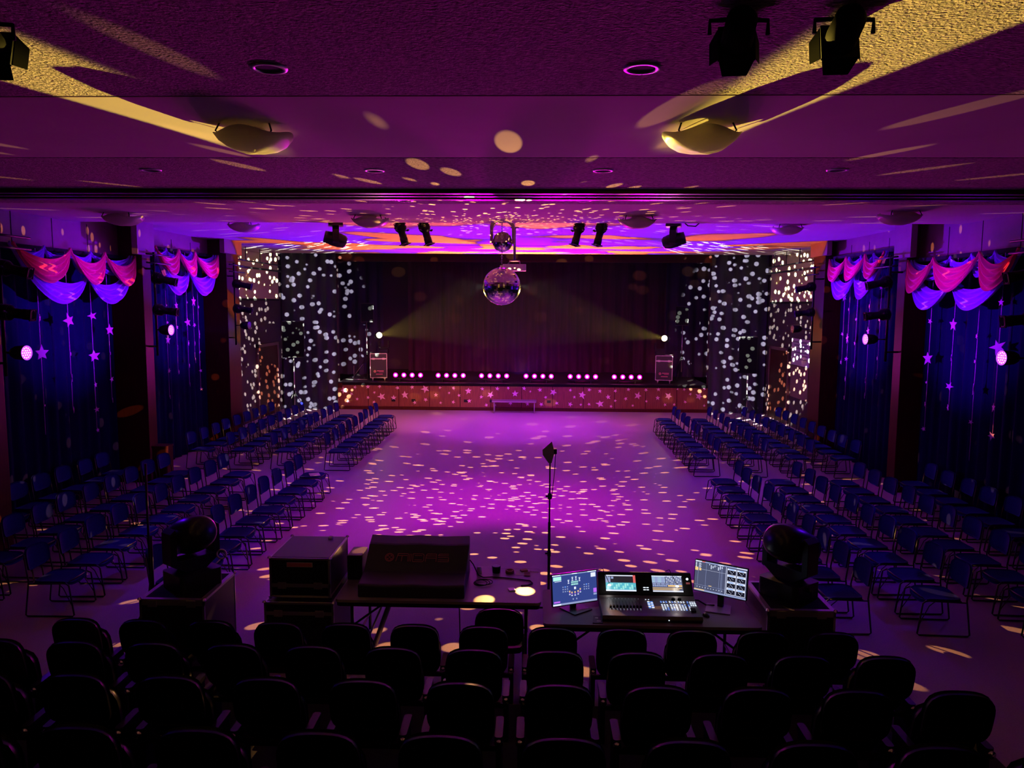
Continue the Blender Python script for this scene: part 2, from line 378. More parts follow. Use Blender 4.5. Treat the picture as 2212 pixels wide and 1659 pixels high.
# side pillars with head blocks, dark jambs, fascia panels
PILL = [(11.3, 11.7), (16.1, 16.46), (20.55, 21.4)]
k = 6
for s, fx in ((-1, -7.8), (1, 8.05)):
    for i, (a, b) in enumerate(PILL):
        x0, x1 = sorted((fx, s * 8.8))
        top = Z1 if i == 0 else Z2
        zt = Z2 if b > 14.5 else Z1
        o = MB().box(x0, x1, a, b, 0, zt).build('trim_%d' % k, M['woodd'], bevel=0.012); struct(o); k += 1
        xh0, xh1 = sorted((fx - s * 0.0, s * 8.8)); xh0 -= 0.12 if s < 0 else -0.0; xh1 += 0.12 if s > 0 else 0
        hb = MB().box(min(fx + s * 0.02, fx - s * 0.10), max(fx + s * 0.02, fx - s * 0.10), a - 0.35, b, 4.88 if i < 2 else 5.2, zt)
        hb.build('trim_%d' % k, M['fascia']); struct(bpy.data.objects['trim_%d' % k]); k += 1
    bays = [(11.7, 16.1, 4.86, Z1, Z2), (16.46, 20.55, 5.17, Z2, Z2)]
    for (a, b, z0, zt, _) in bays:
        x0, x1 = sorted((s * 8.3, s * 8.8))
        m = MB()
        if a < 14.5: m.box(x0, x1, a, 14.5, z0, Z1).box(x0, x1, 14.5, b, z0, Z2)
        else: m.box(x0, x1, a, b, z0, Z2)
        struct(m.build('trim_%d' % k, M['fascia'])); k += 1
        j = MB(); n = 3
        for q in range(1, n + 1):
            y = a + (b - a) * q / (n + 1); j.box(min(s * 8.295, s * 8.305), max(s * 8.295, s * 8.305), y - 0.008, y + 0.008, z0, Z1)
        j.box(min(s * 8.2, s * 8.4), max(s * 8.2, s * 8.4), a, b, z0 - 0.07, z0)
        struct(j.build('trim_%d' % k, M['gap'])); k += 1
    # bay nearest the camera, mostly outside the picture
    x0, x1 = sorted((s * 8.3, s * 8.8))
    struct(MB().box(x0, x1, -2, 11.3, 4.86, Z1).build('trim_%d' % k, M['fascia'])); k += 1
    # white upper wall strip beyond the last pillar
    x0, x1 = sorted((s * 8.78, s * 8.80))
    struct(MB().box(x0, x1, 21.6, 27.6, 4.03, 5.75).build('trim_%d' % k, M['white'])); k += 1
    struct(MB().box(min(s * 8.76, s * 8.8), max(s * 8.76, s * 8.8), 21.6, 27.6, 3.96, 4.03).build('trim_%d' % k, M['gap'])); k += 1

def wavy(y0, y1, x, z0, z1, amp=0.06, wl=0.32, side=1, seed=0):
    """hanging cloth along Y"""
    rnd = random.Random(seed); m = MB(); n = max(8, int((y1 - y0) / wl * 8)); rows = 5
    ph = rnd.random() * 6
    vs = []
    for j in range(rows + 1):
        z = z1 + (z0 - z1) * j / rows
        for i in range(n + 1):
            y = y0 + (y1 - y0) * i / n
            a = amp * (0.6 + 0.5 * j / rows)
            q = math.sin(2 * PI * y / wl + ph + 0.7 * math.sin(y * 1.3 + ph)) * a + 0.3 * a * math.sin(2 * PI * y / (wl * 0.43))
            vs.append((x + q, y, z))
    N = len(vs); vs2 = vs + [(p[0] + side * 0.012, p[1], p[2]) for p in vs]
    fs = []
    for j in range(rows):
        for i in range(n):
            a = j * (n + 1) + i; f = (a, a + 1, a + n + 2, a + n + 1); fs.append(f); fs.append(tuple(N + q for q in reversed(f)))
    return m.add(vs2, fs, 0, True)

BAYL = {(-1, 0): 'left side wall, nearer bay', (-1, 1): 'left side wall, farther bay', (1, 0): 'right side wall, nearer bay', (1, 1): 'right side wall, farther bay'}
for s in (-1, 1):
    for b, (a, c, zt) in enumerate(((11.75, 16.06, 4.80), (16.5, 20.5, 5.10))):
        o = wavy(a, c, -8.48 if s < 0 else 8.48, 0.015, zt, 0.05, 0.34, s, seed=s + b * 3).build('curtain', M['curtain'])
        tag(o, 'long navy curtain hung behind the stars, %s' % BAYL[(s, b)], 'curtain', 'navy curtains in the side bays')
    o = wavy(2.0, 11.2, s * 8.55, 0.015, 4.80, 0.05, 0.34, s, seed=40 + s).build('curtain', M['curtain'])
    tag(o, 'navy curtain nearest the tiered seats on the %s wall' % ('left' if s < 0 else 'right'), 'curtain', 'navy curtains in the side bays')

# doors in the side walls by the stage
for s, n in ((-1, 1), (1, 2)):
    d = bpy.data.objects.new('door_%d' % n, None); COL.objects.link(d); d.location = (s * 8.78, 26.3, 0); d['kind'] = 'structure'
    MB().box(-0.03, 0.03, -0.95, 0.95, 0, 2.4).build('door_leaf', M['woodd'], d)
    m = MB().box(-0.05, 0.05, -1.05, -0.95, 0, 2.5).box(-0.05, 0.05, 0.95, 1.05, 0, 2.5).box(-0.05, 0.05, -1.05, 1.05, 2.4, 2.5)
    m.build('door_frame', M['fascia'], d)
    MB().tube([(-s * 0.05, 0.7, 1.0), (-s * 0.05, 0.86, 1.0)], 0.012).build('door_handle', M['chrome'], d)

# stage curtains
def wavyx(x0, x1, y, z0, z1, amp, wl, seed, name, m, label):
    mb = wavy(x0, x1, 0, z0, z1, amp, wl, 1, seed)
    mb.v = [(p[1], y + p[0], p[2]) for p in mb.v]; mb.f = [list(reversed(f)) for f in mb.f]
    return tag(mb.build(name, m), label, 'curtain')
wavyx(-8.75, -6.74, 27.86, 0.015, 5.75, 0.05, 0.42, 5, 'curtain', M['drape'], 'tall black drape speckled with white dots left of the stage')
wavyx(6.74, 8.75, 27.86, 0.015, 5.75, 0.05, 0.42, 6, 'curtain', M['drape'], 'tall black drape speckled with white dots right of the stage')
wavyx(-5.0, 7.0, 33.0, 1.0, 6.4, 0.10, 0.6, 7, 'curtain', M['backdrape'], 'wide dark back drape closing off the stage')
wavyx(-8.2, -5.7, 31.2, 1.0, 6.4, 0.08, 0.5, 8, 'curtain', M['drape'], 'narrow black side drape behind the left stage speaker')
wavyx(5.7, 8.2, 31.2, 1.0, 6.4, 0.08, 0.5, 9, 'curtain', M['drape'], 'narrow black side drape behind the right stage speaker')

# ================================================================== swags and star strings
def swag(parent, name, m, s, y0, y1, zt0, zt1, zb, drop_top, depth=0.10, seed=0, x=8.2):
    """cloth festoon between two hanging points; zb lowest hem, drop_top sag of upper edge"""
    rnd = random.Random(seed); nu, nv = 26, 26; vs = []
    sag_b = (zt0 + zt1) / 2 - zb; ph = rnd.random() * 6
    for i in range(nu + 1):
        u = i / nu; cat = 1 - (2 * u - 1) ** 2
        cat = cat ** 0.85
        pin = min(1, cat * 1.6)
        for j in range(nv + 1):
            v = j / nv
            z = zt0 + (zt1 - zt0) * u - cat * (drop_top + (sag_b - drop_top) * v) + (v - 0.5) * 0.05 * (1 - pin)
            fold = math.sin(v * PI * 7 + ph + 1.2 * math.sin(3 * u + ph)) * 0.042 * (0.4 + 0.6 * pin)
            xx = s * (x - depth * math.sin(PI * u) * (0.35 + 0.65 * v)) + fold
            y = y0 + (y1 - y0) * u + (v - 0.5) * 0.04
            vs.append((xx, y, z))
    N = len(vs); fs = []; W = nv + 1
    vs2 = vs + [(p[0] + s * 0.006, p[1], p[2]) for p in vs]
    for i in range(nu):
        for j in range(nv):
            a = i * W + j; f = (a, a + 1, a + W + 1, a + W); fs.append(f); fs.append(tuple(N + q for q in reversed(f)))
    return MB().add(vs2, fs, 0, True).build(name, m, parent)

def swags(s, pinks, viols, tops, zt, zp, zv, label, seed):
    k = 0.966 if s < 0 else 0.981; dx = -0.24 if s < 0 else -0.10
    lo, hi = (12.12, 16.05) if pinks[0] < 15 else (16.95, 20.30)
    pinks, viols, tops = [[min(hi, max(lo, y * k if i < len(q) - 1 else hi)) for i, y in enumerate(q)] for q in (pinks, viols, tops)]
    zp, zv = 3.9 + (zp - 3.9) * k, 3.9 + (zv - 3.9) * k
    t = thing('swag_valance', label, 'swag', (0, 0, 0), 0, 'draped voile swags above the curtains')
    t['group'] = 'draped voile swags above the curtains'
    for i in range(len(tops) - 1): swag(t, 'small_violet_swag', M['violet'], s, tops[i], tops[i + 1], zt, zt, zt - 0.42, 0.12, 0.04, seed + i, 8.28 + dx)
    for i in range(len(viols) - 1): swag(t, 'violet_swag', M['violet'], s, viols[i], viols[i + 1], zt - (0.45 if i > 0 else 0), zt - (0.45 if i < len(viols) - 2 else 0), zv, 0.35, 0.12, seed + 10 + i, 8.22 + dx)
    for i in range(len(pinks) - 1): swag(t, 'pink_swag', M['pink'], s, pinks[i], pinks[i + 1], zt, zt, zp, 0.22, 0.14, seed + 20 + i, 8.16 + dx)
    return t
swags(-1, [12.7, 14.27, 15.43, 16.1 + 0.0], [12.7, 14.88, 16.06], [12.9, 13.69, 14.46, 15.15, 15.9], 4.84, 4.22, 3.87, 'violet and pink swags over the nearer curtain on the left wall', 1)
swags(-1, [17.3, 18.68, 19.6, 20.3], [17.5, 19.35, 20.3], [17.5, 18.3, 19.0, 19.63, 20.2], 5.12, 4.52, 4.08, 'violet and pink swags over the farther curtain on the left wall', 2)
swags(1, [12.69, 13.77, 15.33, 16.08], [12.69, 14.75, 16.08], [12.9, 13.52, 14.23, 14.94, 15.9], 4.82, 4.16, 3.85, 'violet and pink swags over the nearer curtain on the right wall', 3)
swags(1, [17.5, 18.48, 19.6, 20.35], [17.5, 19.2, 20.3], [17.6, 18.3, 19.0, 19.7, 20.3], 5.08, 4.50, 4.07, 'violet and pink swags over the farther curtain on the right wall', 4)

def star_pts(r, rnd, irr=0.25):
    pts = []
    for i in range(10):
        a = PI / 2 + 2 * PI * i / 10 + rnd.uniform(-0.08, 0.08)
        q = r * (1 + rnd.uniform(-irr, irr * 0.5)) if i % 2 == 0 else r * 0.40
        pts.append((q * math.cos(a), q * math.sin(a)))
    return pts
STRINGS = {
 (-1, 0): [(13.69, [(3.6, 0.074), (2.96, 0.166), (2.0, 0.028)], 1.57), (14.56, [(3.53, 0.147), (2.89, 0.039), (2.41, 0.079), (1.79, 0.069)], 0), (15.34, [(3.61, 0.093), (2.8, 0.135), (2.21, 0.062), (1.7, 0.062), (1.27, 0.052)], 0), (15.95, [(3.31, 0.129), (2.81, 0.032), (2.26, 0.065), (1.82, 0.054)], 0)],
 (-1, 1): [(18.51, [(3.82, 0.025), (3.4, 0.05), (2.98, 0.112), (2.22, 0.062), (1.57, 0.05)], 0), (19.02, [(3.81, 0.103), (3.27, 0.058), (2.76, 0.064), (2.14, 0.064)], 0), (19.62, [(3.89, 0.033), (3.38, 0.12), (2.84, 0.073), (2.26, 0.066), (1.77, 0.06)], 0), (20.0, [(3.92, 0.137), (3.3, 0.061), (2.82, 0.061), (2.37, 0.068)], 0), (20.28, [(3.77, 0.042), (3.05, 0.127), (2.58, 0.042), (2.07, 0.056), (1.58, 0.049)], 0)],
 (1, 0): [(15.85, [(3.6, 0.064), (2.85, 0.15), (2.36, 0.037), (1.91, 0.059), (1.4, 0.053)], 0), (14.98, [(3.56, 0.141), (2.92, 0.061), (2.37, 0.081), (1.96, 0.071)], 0), (14.17, [(3.37, 0.057), (2.91, 0.043), (2.4, 0.105), (1.8, 0.048)], 1.17), (13.51, [(3.98, 0.064), (3.21, 0.137), (2.16, 0.091), (1.66, 0.077)], 0)],
 (1, 1): [(20.28, [(4.12, 0.113), (3.17, 0.049), (2.44, 0.071)], 0), (19.95, [(3.82, 0.054), (3.07, 0.136), (2.55, 0.061), (2.03, 0.068), (1.55, 0.068)], 0), (19.47, [(3.57, 0.039), (2.97, 0.066), (2.41, 0.066)], 0), (18.74, [(3.9, 0.057), (3.3, 0.101), (2.11, 0.088), (1.75, 0.07)], 0), (18.16, [(4.33, 0.055), (3.59, 0.049), (2.69, 0.061), (2.26, 0.067)], 0)]}
rs = random.Random(3)
for (s, b), rows in STRINGS.items():
    order = sorted(range(len(rows)), key=lambda i: rows[i][0], reverse=True)
    for rank, i in enumerate(order):
        y, ss, end = rows[i]; k = 0.955 if s < 0 else 0.969
        y = y * k; ss = [(3.9 + (z - 3.9) * k, r * k) for z, r in ss]
        t = thing('star_garland', 'hanging string of card stars, %s from the stage on %s' % (ordn(rank + 1), BAYL[(s, b)].replace(' side wall,', ' wall,')), 'garland', (-8.09 if s < 0 else 8.24, y, 0), 0, 'strings of stars hanging before the curtains')
        ze = min([q[0] for q in ss] + ([end] if end else []))
        MB().tube([(0, 0, 4.80 if b == 0 else 5.10), (0, 0.0, ze)], 0.006, n=5).build('string', M['cord'], t)
        for z, r in ss:
            a = R(rs.uniform(-0.6, 0.6), 'Z') @ R(PI / 2, 'Z') @ R(PI / 2, 'X') @ R(rs.uniform(-0.5, 0.5), 'Z')
            m = MB().prism(star_pts(r * 1.05, rs, 0.22), -0.004, 0.004, 0, T(-s * 0.015, 0, z) @ a); m.build('star', M['star'], t)

# stars on the stage front
STARS = [(-6.55,0.7,0.16),(-6.14,0.82,0.07),(-6.27,0.57,0.08),(-6.4,0.29,0.08),(-6.06,0.38,0.07),(-6.8,0.33,0.07),(-5.66,0.84,0.1),(-5.42,0.63,0.06),(-5.66,0.44,0.08),(-5.44,0.27,0.08),(-5.22,0.86,0.08),(-5.16,0.48,0.16),(-4.56,0.81,0.09),(-4.71,0.44,0.11),(-4.3,0.55,0.16),(-4.02,0.84,0.09),(-3.93,0.27,0.08),(-3.54,0.78,0.16),(-3.53,0.38,0.09),(-3.0,0.83,0.07),(-3.15,0.56,0.09),(-2.98,0.27,0.06),(-2.5,0.82,0.08),(-2.66,0.64,0.06),(-2.51,0.3,0.08),(-2.3,0.55,0.07),(-1.95,0.72,0.15),(-1.92,0.35,0.09),(-1.44,0.8,0.08),(-1.48,0.5,0.08),(-1.14,0.58,0.14),(-0.89,0.81,0.09),(-1.29,0.19,0.08),(-0.98,0.13,0.06),(-0.49,0.84,0.07),(-0.24,0.63,0.14),(-0.4,0.28,0.09),(0.09,0.83,0.09),(0.32,0.72,0.05),(0.67,0.78,0.1),(0.88,0.51,0.07),(0.22,0.26,0.08),(0.72,0.25,0.09),(1.16,0.7,0.15),(1.29,0.3,0.08),(1.78,0.78,0.07),(1.93,0.53,0.06),(1.78,0.26,0.1),(2.21,0.61,0.16),(2.17,0.25,0.06),(2.47,0.27,0.07),(2.47,0.8,0.08),(2.86,0.76,0.08),(3.16,0.54,0.1),(3.42,0.77,0.08),(3.42,0.41,0.06),(2.87,0.29,0.16),(3.27,0.19,0.07),(3.89,0.83,0.08),(3.8,0.49,0.08),(4.24,0.6,0.15),(4.06,0.24,0.06),(4.53,0.82,0.08),(4.55,0.4,0.06),(4.98,0.84,0.08),(4.96,0.53,0.1),(5.35,0.6,0.16),(5.23,0.28,0.07),(5.56,0.29,0.06),(5.67,0.86,0.05),(5.91,0.85,0.06),(6.14,0.68,0.06),(5.96,0.39,0.07),(6.45,0.6,0.16),(6.64,0.88,0.08),(6.65,0.26,0.06)]
big = sorted([q for q in STARS if q[2] >= 0.14]); sml = sorted([q for q in STARS if q[2] < 0.14])
for lst, nm in ((big, 'large'), (sml, 'small')):
    for i, (x, z, r) in enumerate(lst):
        m = MB().prism(star_pts(r, rs, 0.25), 0, 0.006, 0, R(PI / 2, 'X') @ R(rs.uniform(-0.6, 0.6), 'Z'))
        o = m.build('paper_star', M['starf'], None, (x, 27.945, max(z, 0.2)))
        tag(o, '%s paper star on the wooden stage front, %s %s one from the left' % (nm, ordn(i + 1), nm), 'star', 'paper stars on the stage front')

# ================================================================== stacking chairs
def shell(mb, fn, nu, nv, th, mi=0):
    """thick curved pad: fn(u,v)->(p, n)"""
    top = []; bot = []
    for i in range(nu + 1):
        for j in range(nv + 1):
            p, n = fn(i / nu, j / nv); p = Vector(p); n = Vector(n); top.append(p); bot.append(p - n * th)
    N = len(top); W = nv + 1; fs = []
    for i in range(nu):
        for j in range(nv):
            a = i * W + j; fs.append((a, a + 1, a + W + 1, a + W)); fs.append((N + a + W, N + a + W + 1, N + a + 1, N + a))
    rim = [i * W for i in range(nu + 1)] + [nu * W + j for j in range(1, nv + 1)] + [i * W + nv for i in range(nu - 1, -1, -1)] + [j for j in range(nv - 1, 0, -1)]
    for q in range(len(rim)):
        a, b = rim[q], rim[(q + 1) % len(rim)]; fs.append((b, a, N + a, N + b))
    mb.add(top + bot, fs, mi, True)
def sqr(u, v, k=4.0):
    """map unit square to rounded rectangle, returns x,y in -1..1"""
    x, y = 2 * u - 1, 2 * v - 1
    return x * math.sqrt(max(0, 1 - y * y / k * (abs(y) ** 2))), y * math.sqrt(max(0, 1 - x * x / k * (abs(x) ** 2)))

def make_chair():
    t = thing('stacking_chair', 'x', 'chair')
    m = MB()
    def sf(u, v):
        a, b = sqr(u, v); x = 0.0 + a * 0.235; y = b * 0.235
        return (x, y, 0.455 - 0.018 * (1 - b * b) - (0.03 * max(0, a - 0.5) ** 2 * 4)), (0, 0, 1)
    shell(m, sf, 8, 8, 0.035); m.build('seat', M['seat'], t)
    m = MB()
    def bf(u, v):
        a, b = sqr(u, v, 3.2); y = a * 0.225; z = 0.70 + b * 0.145
        return (-0.235 - 0.22 * (z - 0.45) * 0.55 - 0.05 * (1 - a * a), y, z), (1, 0, 0.1)
    shell(m, bf, 8, 8, 0.03); m.build('backrest', M['seat'], t)
    for s in (-1, 1):
        y = s * 0.245
        m = MB().tube([(0.19, y * 0.93, 0.435), (0.245, y, 0.40), (0.29, y, 0.03), (0.27, y, 0.012), (-0.29, y, 0.012), (-0.31, y, 0.03), (-0.255, y, 0.45), (-0.30, y * 0.96, 0.78)], 0.0105, n=6)
        m.tube([(0.27, y, 0.15), (0.16, y * 0.9, 0.36), (0.02, y * 0.6, 0.425)], 0.006, n=5)
        m.tube([(-0.262, y, 0.42), (0.19, y * 0.93, 0.425)], 0.009, n=5)
        m.build('side_frame', M['frame'], t)
    for xx in (0.20, -0.20): MB().tube([(xx, -0.232, 0.425), (xx, 0.232, 0.425)], 0.009, n=5).build('cross_bar', M['frame'], t)
    return t
proto = make_chair(); used = False
ROWN = ['aisle row', 'second row from aisle', 'third row from aisle', 'row along the wall']
blocks = [
 ('left nearer block', 0.0, [-3.97, -5.5, -6.72, -7.98], [15.1 - 0.65 * i for i in range(10)]),
 ('right nearer block', PI, [4.22, 5.37, 6.6, 7.95], [15.0 - 0.648 * i for i in range(10)]),
 ('left farther block', 0.0, [-4.10, -5.35, -6.4, -7.35], [23.3 - 0.695 * i for i in range(9)]),
 ('right farther block', PI, [4.42, 5.50, 6.55, 7.55], [23.2 - 0.70 * i for i in range(9)]),
]
rc = random.Random(11)
for bn, rz, xs, ys in blocks:
    for ri, x in enumerate(xs):
        for ci, y in enumerate(ys):
            lab = 'blue stacking chair, %s from the stage, %s of the %s' % (ordn(ci + 1), ROWN[ri], bn)
            grp = 'stacking chairs in the %s' % bn
            loc = (x + rc.uniform(-0.02, 0.02), y, 0); r = rz + rc.uniform(-0.05, 0.05)
            if not used:
                proto.location = loc; proto.rotation_euler = (0, 0, r); proto['label'] = lab; proto['group'] = grp; used = True
            else: dup(proto, loc, r, lab, grp)
tag(MB().box(-0.10, 0.10, -0.14, 0.14, 0, 0.002).build('paper_sheet', M['paper'], None, (-3.93, 15.08, 0.462)), 'white sheet of paper lying on an aisle chair seat', 'paper')
bpy.data.objects['paper_sheet'].rotation_euler = (0, 0, 0.4)

# ================================================================== tiered seats in front of the camera
RISE = [0.0, 0.24, 0.47, 0.68, 0.90, 1.12]
ROWY = [7.10, 6.10, 5.10, 4.10, 3.10, 2.10]
for i in range(1, 6):
    y1 = ROWY[i] + 0.62
    o = MB().box(-4.35, 4.05, ROWY[i] - 0.37 if i < 5 else -1.0, y1, 0.001, RISE[i] - 0.001).build('seating_tier', M['carpet'])
    tag(o, 'black stepped seating platform under the %s of tip-up seats' % ['front row', 'second row', 'third row', 'fourth row', 'row nearest the viewer'][i - 1 + (1 if i < 5 else 0) - (0 if i < 4 else 0)] if i < 4 else 'black platform step %s' % ('just below the viewer' if i == 4 else 'that the viewer stands on'), 'platform')
def make_theatre():
    t = thing('auditorium_chair', 'x', 'chair')
    m = MB()
    def bf(u, v):
        a, b = sqr(u, v, 3.4); z = 0.665 + b * 0.195; xx = a * 0.232
        return (xx, -0.02 - (z - 0.45) * 0.22 + 0.035 * (1 - a * a), z), (0, 1, 0.2)
    shell(m, bf, 10, 10, 0.045); m.build('backrest', M['theatre'], t)
    MB().tube([(-0.19, -0.085, 0.60), (0, -0.06, 0.585), (0.19, -0.085, 0.60)], 0.008, n=5).build('back_seam', M['theatre'], t)
    m = MB()
    def sf(u, v):
        a, b = sqr(u, v, 3.4); return (a * 0.225, 0.10 - b * 0.035 + 0.015 * (1 - a * a), 0.50 + b * 0.20), (0, 1, 0.17)
    shell(m, sf, 6, 6, 0.06); m.build('seat', M['theatre'], t)
    for s in (-1, 1):
        MB().box(s * 0.26 - 0.02, s * 0.26 + 0.02, -0.02, 0.20, 0.0, 0.40).build('side_support', M['black'], t)
        MB().rbox(s * 0.26 - 0.028, s * 0.26 + 0.028, -0.06, 0.22, 0.40, 0.44, 0.02).build('arm_rest', M['blackp'], t)
        MB().lathe([(0.001, 0), (0.028, 0), (0.03, 0.008), (0.0, 0.014)], 12, 0, T(s * 0.262, -0.062, 0.40) @ R(PI / 2, 'X')).build('pivot_cap', M['chrome'], t)
    MB().box(-0.26, 0.26, 0.0, 0.03, 0.30, 0.34).build('beam', M['black'], t)
    return t
tp = make_theatre(); used = False
XS = [0.03 + 0.655 * k for k in range(-6, 6)]
RN = ['front row', 'second row', 'third row', 'fourth row']
for ri in range(4):
    for ci, x in enumerate(XS):
        lab = 'black tip-up seat, %s from the left in the %s of tiered seats' % (ordn(ci + 1), RN[ri])
        x2 = x * (1.0 + 0.012 * ri) - 0.012 * ri
        if not used: tp.location = (x2, ROWY[ri], RISE[ri]); tp['label'] = lab; tp['group'] = 'black tip-up seats below the viewer'; used = True
        else: dup(tp, (x2, ROWY[ri], RISE[ri]), 0, lab, 'black tip-up seats below the viewer')
# operator chair behind the desk gap
t = thing('operator_chair', 'black high-backed chair tucked behind the end of the sound table', 'chair', (0.16, 7.45, 0), 0.0)
m = MB(); shell(m, lambda u, v: ((sqr(u, v, 3.2)[0] * 0.245, 0.0 + 0.03 * (1 - (2 * u - 1) ** 2), 0.66 + sqr(u, v, 3.2)[1] * 0.19), (0, 1, 0)), 8, 8, 0.05); m.build('backrest', M['theatre'], t)
m = MB(); shell(m, lambda u, v: ((sqr(u, v)[0] * 0.24, 0.17 + sqr(u, v)[1] * 0.18, 0.44), (0, 0, 1)), 6, 6, 0.06); m.build('seat', M['theatre'], t)
for s in (-1, 1): MB().tube([(s * 0.24, -0.02, 0.60), (s * 0.24, -0.03, 0.0)], 0.012, n=6).build('leg', M['frame'], t); MB().tube([(s * 0.24, 0.32, 0.42), (s * 0.24, 0.33, 0.0)], 0.012, n=6).build('leg', M['frame'], t)

# ================================================================== ceiling fittings
def dome_light(x, y, z, label, rz=0):
    t = thing('ceiling_dish_light', label, 'ceiling light', (x, y, z), rz, 'frosted dish ceiling lights')
    prof = [(0.0, -0.205), (0.12, -0.196), (0.22, -0.162), (0.29, -0.115), (0.335, -0.055), (0.325, -0.052), (0.28, -0.108), (0.21, -0.152), (0.0, -0.194)]
    m = MB(); n = 48; vs = []; fs = []
    for i in range(n):
        a = 2 * PI * i / n; lift = 0.022 * math.cos(4 * a)
        for r, zz in prof: vs.append((r * math.cos(a), r * math.sin(a), zz + lift * (r / 0.335) ** 2))
    k = len(prof)
    for i in range(n):
        j = (i + 1) % n
        for q in range(k - 1): fs.append((i * k + q, i * k + q + 1, j * k + q + 1, j * k + q))
    m.add(vs, fs, 0, True); m.build('dish', M['dome'], t)
    for q in range(4):
        a = PI / 4 + q * PI / 2 + PI / 4 * 0
        MB().tube([(0.30 * math.cos(a), 0.30 * math.sin(a), -0.085), (0.335 * math.cos(a), 0.335 * math.sin(a), -0.065), (0.30 * math.cos(a), 0.30 * math.sin(a), 0.0)], 0.008, n=5).build('clip', M['black'], t)
    MB().lathe([(0, -0.05), (0.09, -0.05), (0.10, 0.0)], 20).build('base_plate', M['dome'], t)
    return t
dome_light(-1.97, 6.80, Z1, 'frosted dish ceiling light, the large near one on the left')
dome_light(1.90, 6.80, Z1, 'frosted dish ceiling light, the large near one on the right')
dome_light(-2.38, 13.45, Z1, 'frosted dish ceiling light left of the mirror ball, beside two spotlights')
dome_light(2.22, 13.45, Z1, 'frosted dish ceiling light right of the mirror ball, beside two spotlights')
dome_light(-6.6, 13.2, Z1, 'frosted dish ceiling light above the left wall swags')
dome_light(6.3, 12.7, Z1, 'frosted dish ceiling light above the right wall swags')
dome_light(-5.6, 16.1, Z2, 'frosted dish ceiling light in the raised ceiling, far left')
dome_light(5.7, 16.4, Z2, 'frosted dish ceiling light in the raised ceiling, far right')
DL = [(-1.23, 5.07, 'left of the two nearest'), (1.16, 5.1, 'right of the two nearest'), (-1.35, 8.88, 'inner left in the second strip'), (1.24, 8.87, 'inner right in the second strip'),
      (-3.92, 8.86, 'outer left in the second strip'), (3.83, 8.83, 'outer right in the second strip'), (-1.43, 11.43, 'left one just beyond the ceiling beam'), (1.18, 11.38, 'right one just beyond the ceiling beam')]
for x, y, l in DL:
    t = thing('recessed_downlight', 'round recessed ceiling downlight, %s' % l, 'ceiling light', (x, y, Z1), 0, 'recessed downlights')
    MB().lathe([(0.085, -0.002), (0.09, -0.012), (0.115, -0.010), (0.12, 0.0)], 28).build('trim_ring', M['alu'], t)
    MB().lathe([(0.0, -0.001), (0.086, -0.003)], 24).build('shade_disc', M['gap'], t)  # flat black disc painting the dark inside, ceiling has no hole

# generic moving head -------------------------------------------------------------------------
def moving_head(name, label, cat, loc, rz, tilt, sc, hang=False, lens='lensw', group=None, lens_r=0.075):
    """base at origin, yoke, head pivot 0.42 above the base; head points along local -Y at tilt 0"""
    t = thing(name, label, cat, loc, rz, group)
    S = Matrix.Diagonal((sc, sc, -sc if hang else sc, 1))
    MB().rbox(-0.20, 0.20, -0.17, 0.17, 0.0, 0.15, 0.04, 0, S).tube([(-0.2, 0, 0.1), (-0.235, 0, 0.1)], 0.02, 0, mx=S).build('base', M['blackp'], t)
    m = MB()
    m.prism([(-0.10, 0.15), (0.10, 0.15), (0.235, 0.24), (0.235, 0.52), (0.185, 0.56), (0.175, 0.52), (0.175, 0.27), (-0.175, 0.27), (-0.175, 0.52), (-0.185, 0.56), (-0.235, 0.52), (-0.235, 0.24)], -0.075, 0.075, 0, S @ R(PI / 2, 'X'))
    m.build('yoke', M['blackp'], t, bevel=0.006)
    H = S @ T(0, 0, 0.46) @ R(tilt, 'X') @ R(PI / 2, 'X')
    hm = MB().lathe([(0, -0.25), (0.10, -0.25), (0.14, -0.20), (0.165, -0.08), (0.165, 0.06), (0.145, 0.16), (0.135, 0.27), (0.11, 0.275), (0.105, 0.25), (0, 0.25)], 28, 0, H)
    h = hm.build('head', M['blackp'], t)
    MB().lathe([(0, 0.262), (lens_r, 0.256), (0.10, 0.252)], 24, 0, H).build('lens', M[lens], h)
    if lens in ('bluelens',):
        pass
    return t
moving_head('moving_head_light', 'black moving head light hung from the ceiling, left, beside two spotlights', 'moving light', (-3.52, 15.5, Z2), -PI / 2 + 0.25, 0.25, 0.86, True, 'bluelens', 'moving heads on the raised ceiling', 0.035)
moving_head('moving_head_light', 'black moving head light hung from the ceiling, right, lens glowing blue', 'moving light', (3.20, 15.5, Z2), PI / 2 - 0.25, 0.25, 0.86, True, 'bluelens', 'moving heads on the raised ceiling', 0.035)
cable = MB().tube([(3.32, 15.4, Z2), (3.45, 15.35, 5.44), (3.60, 15.35, 5.43), (3.75, 15.4, Z2)], 0.012, n=6)
tag(cable.build('power_cable', M['rubber']), 'short black cable looping below the ceiling by the right moving head', 'cable')
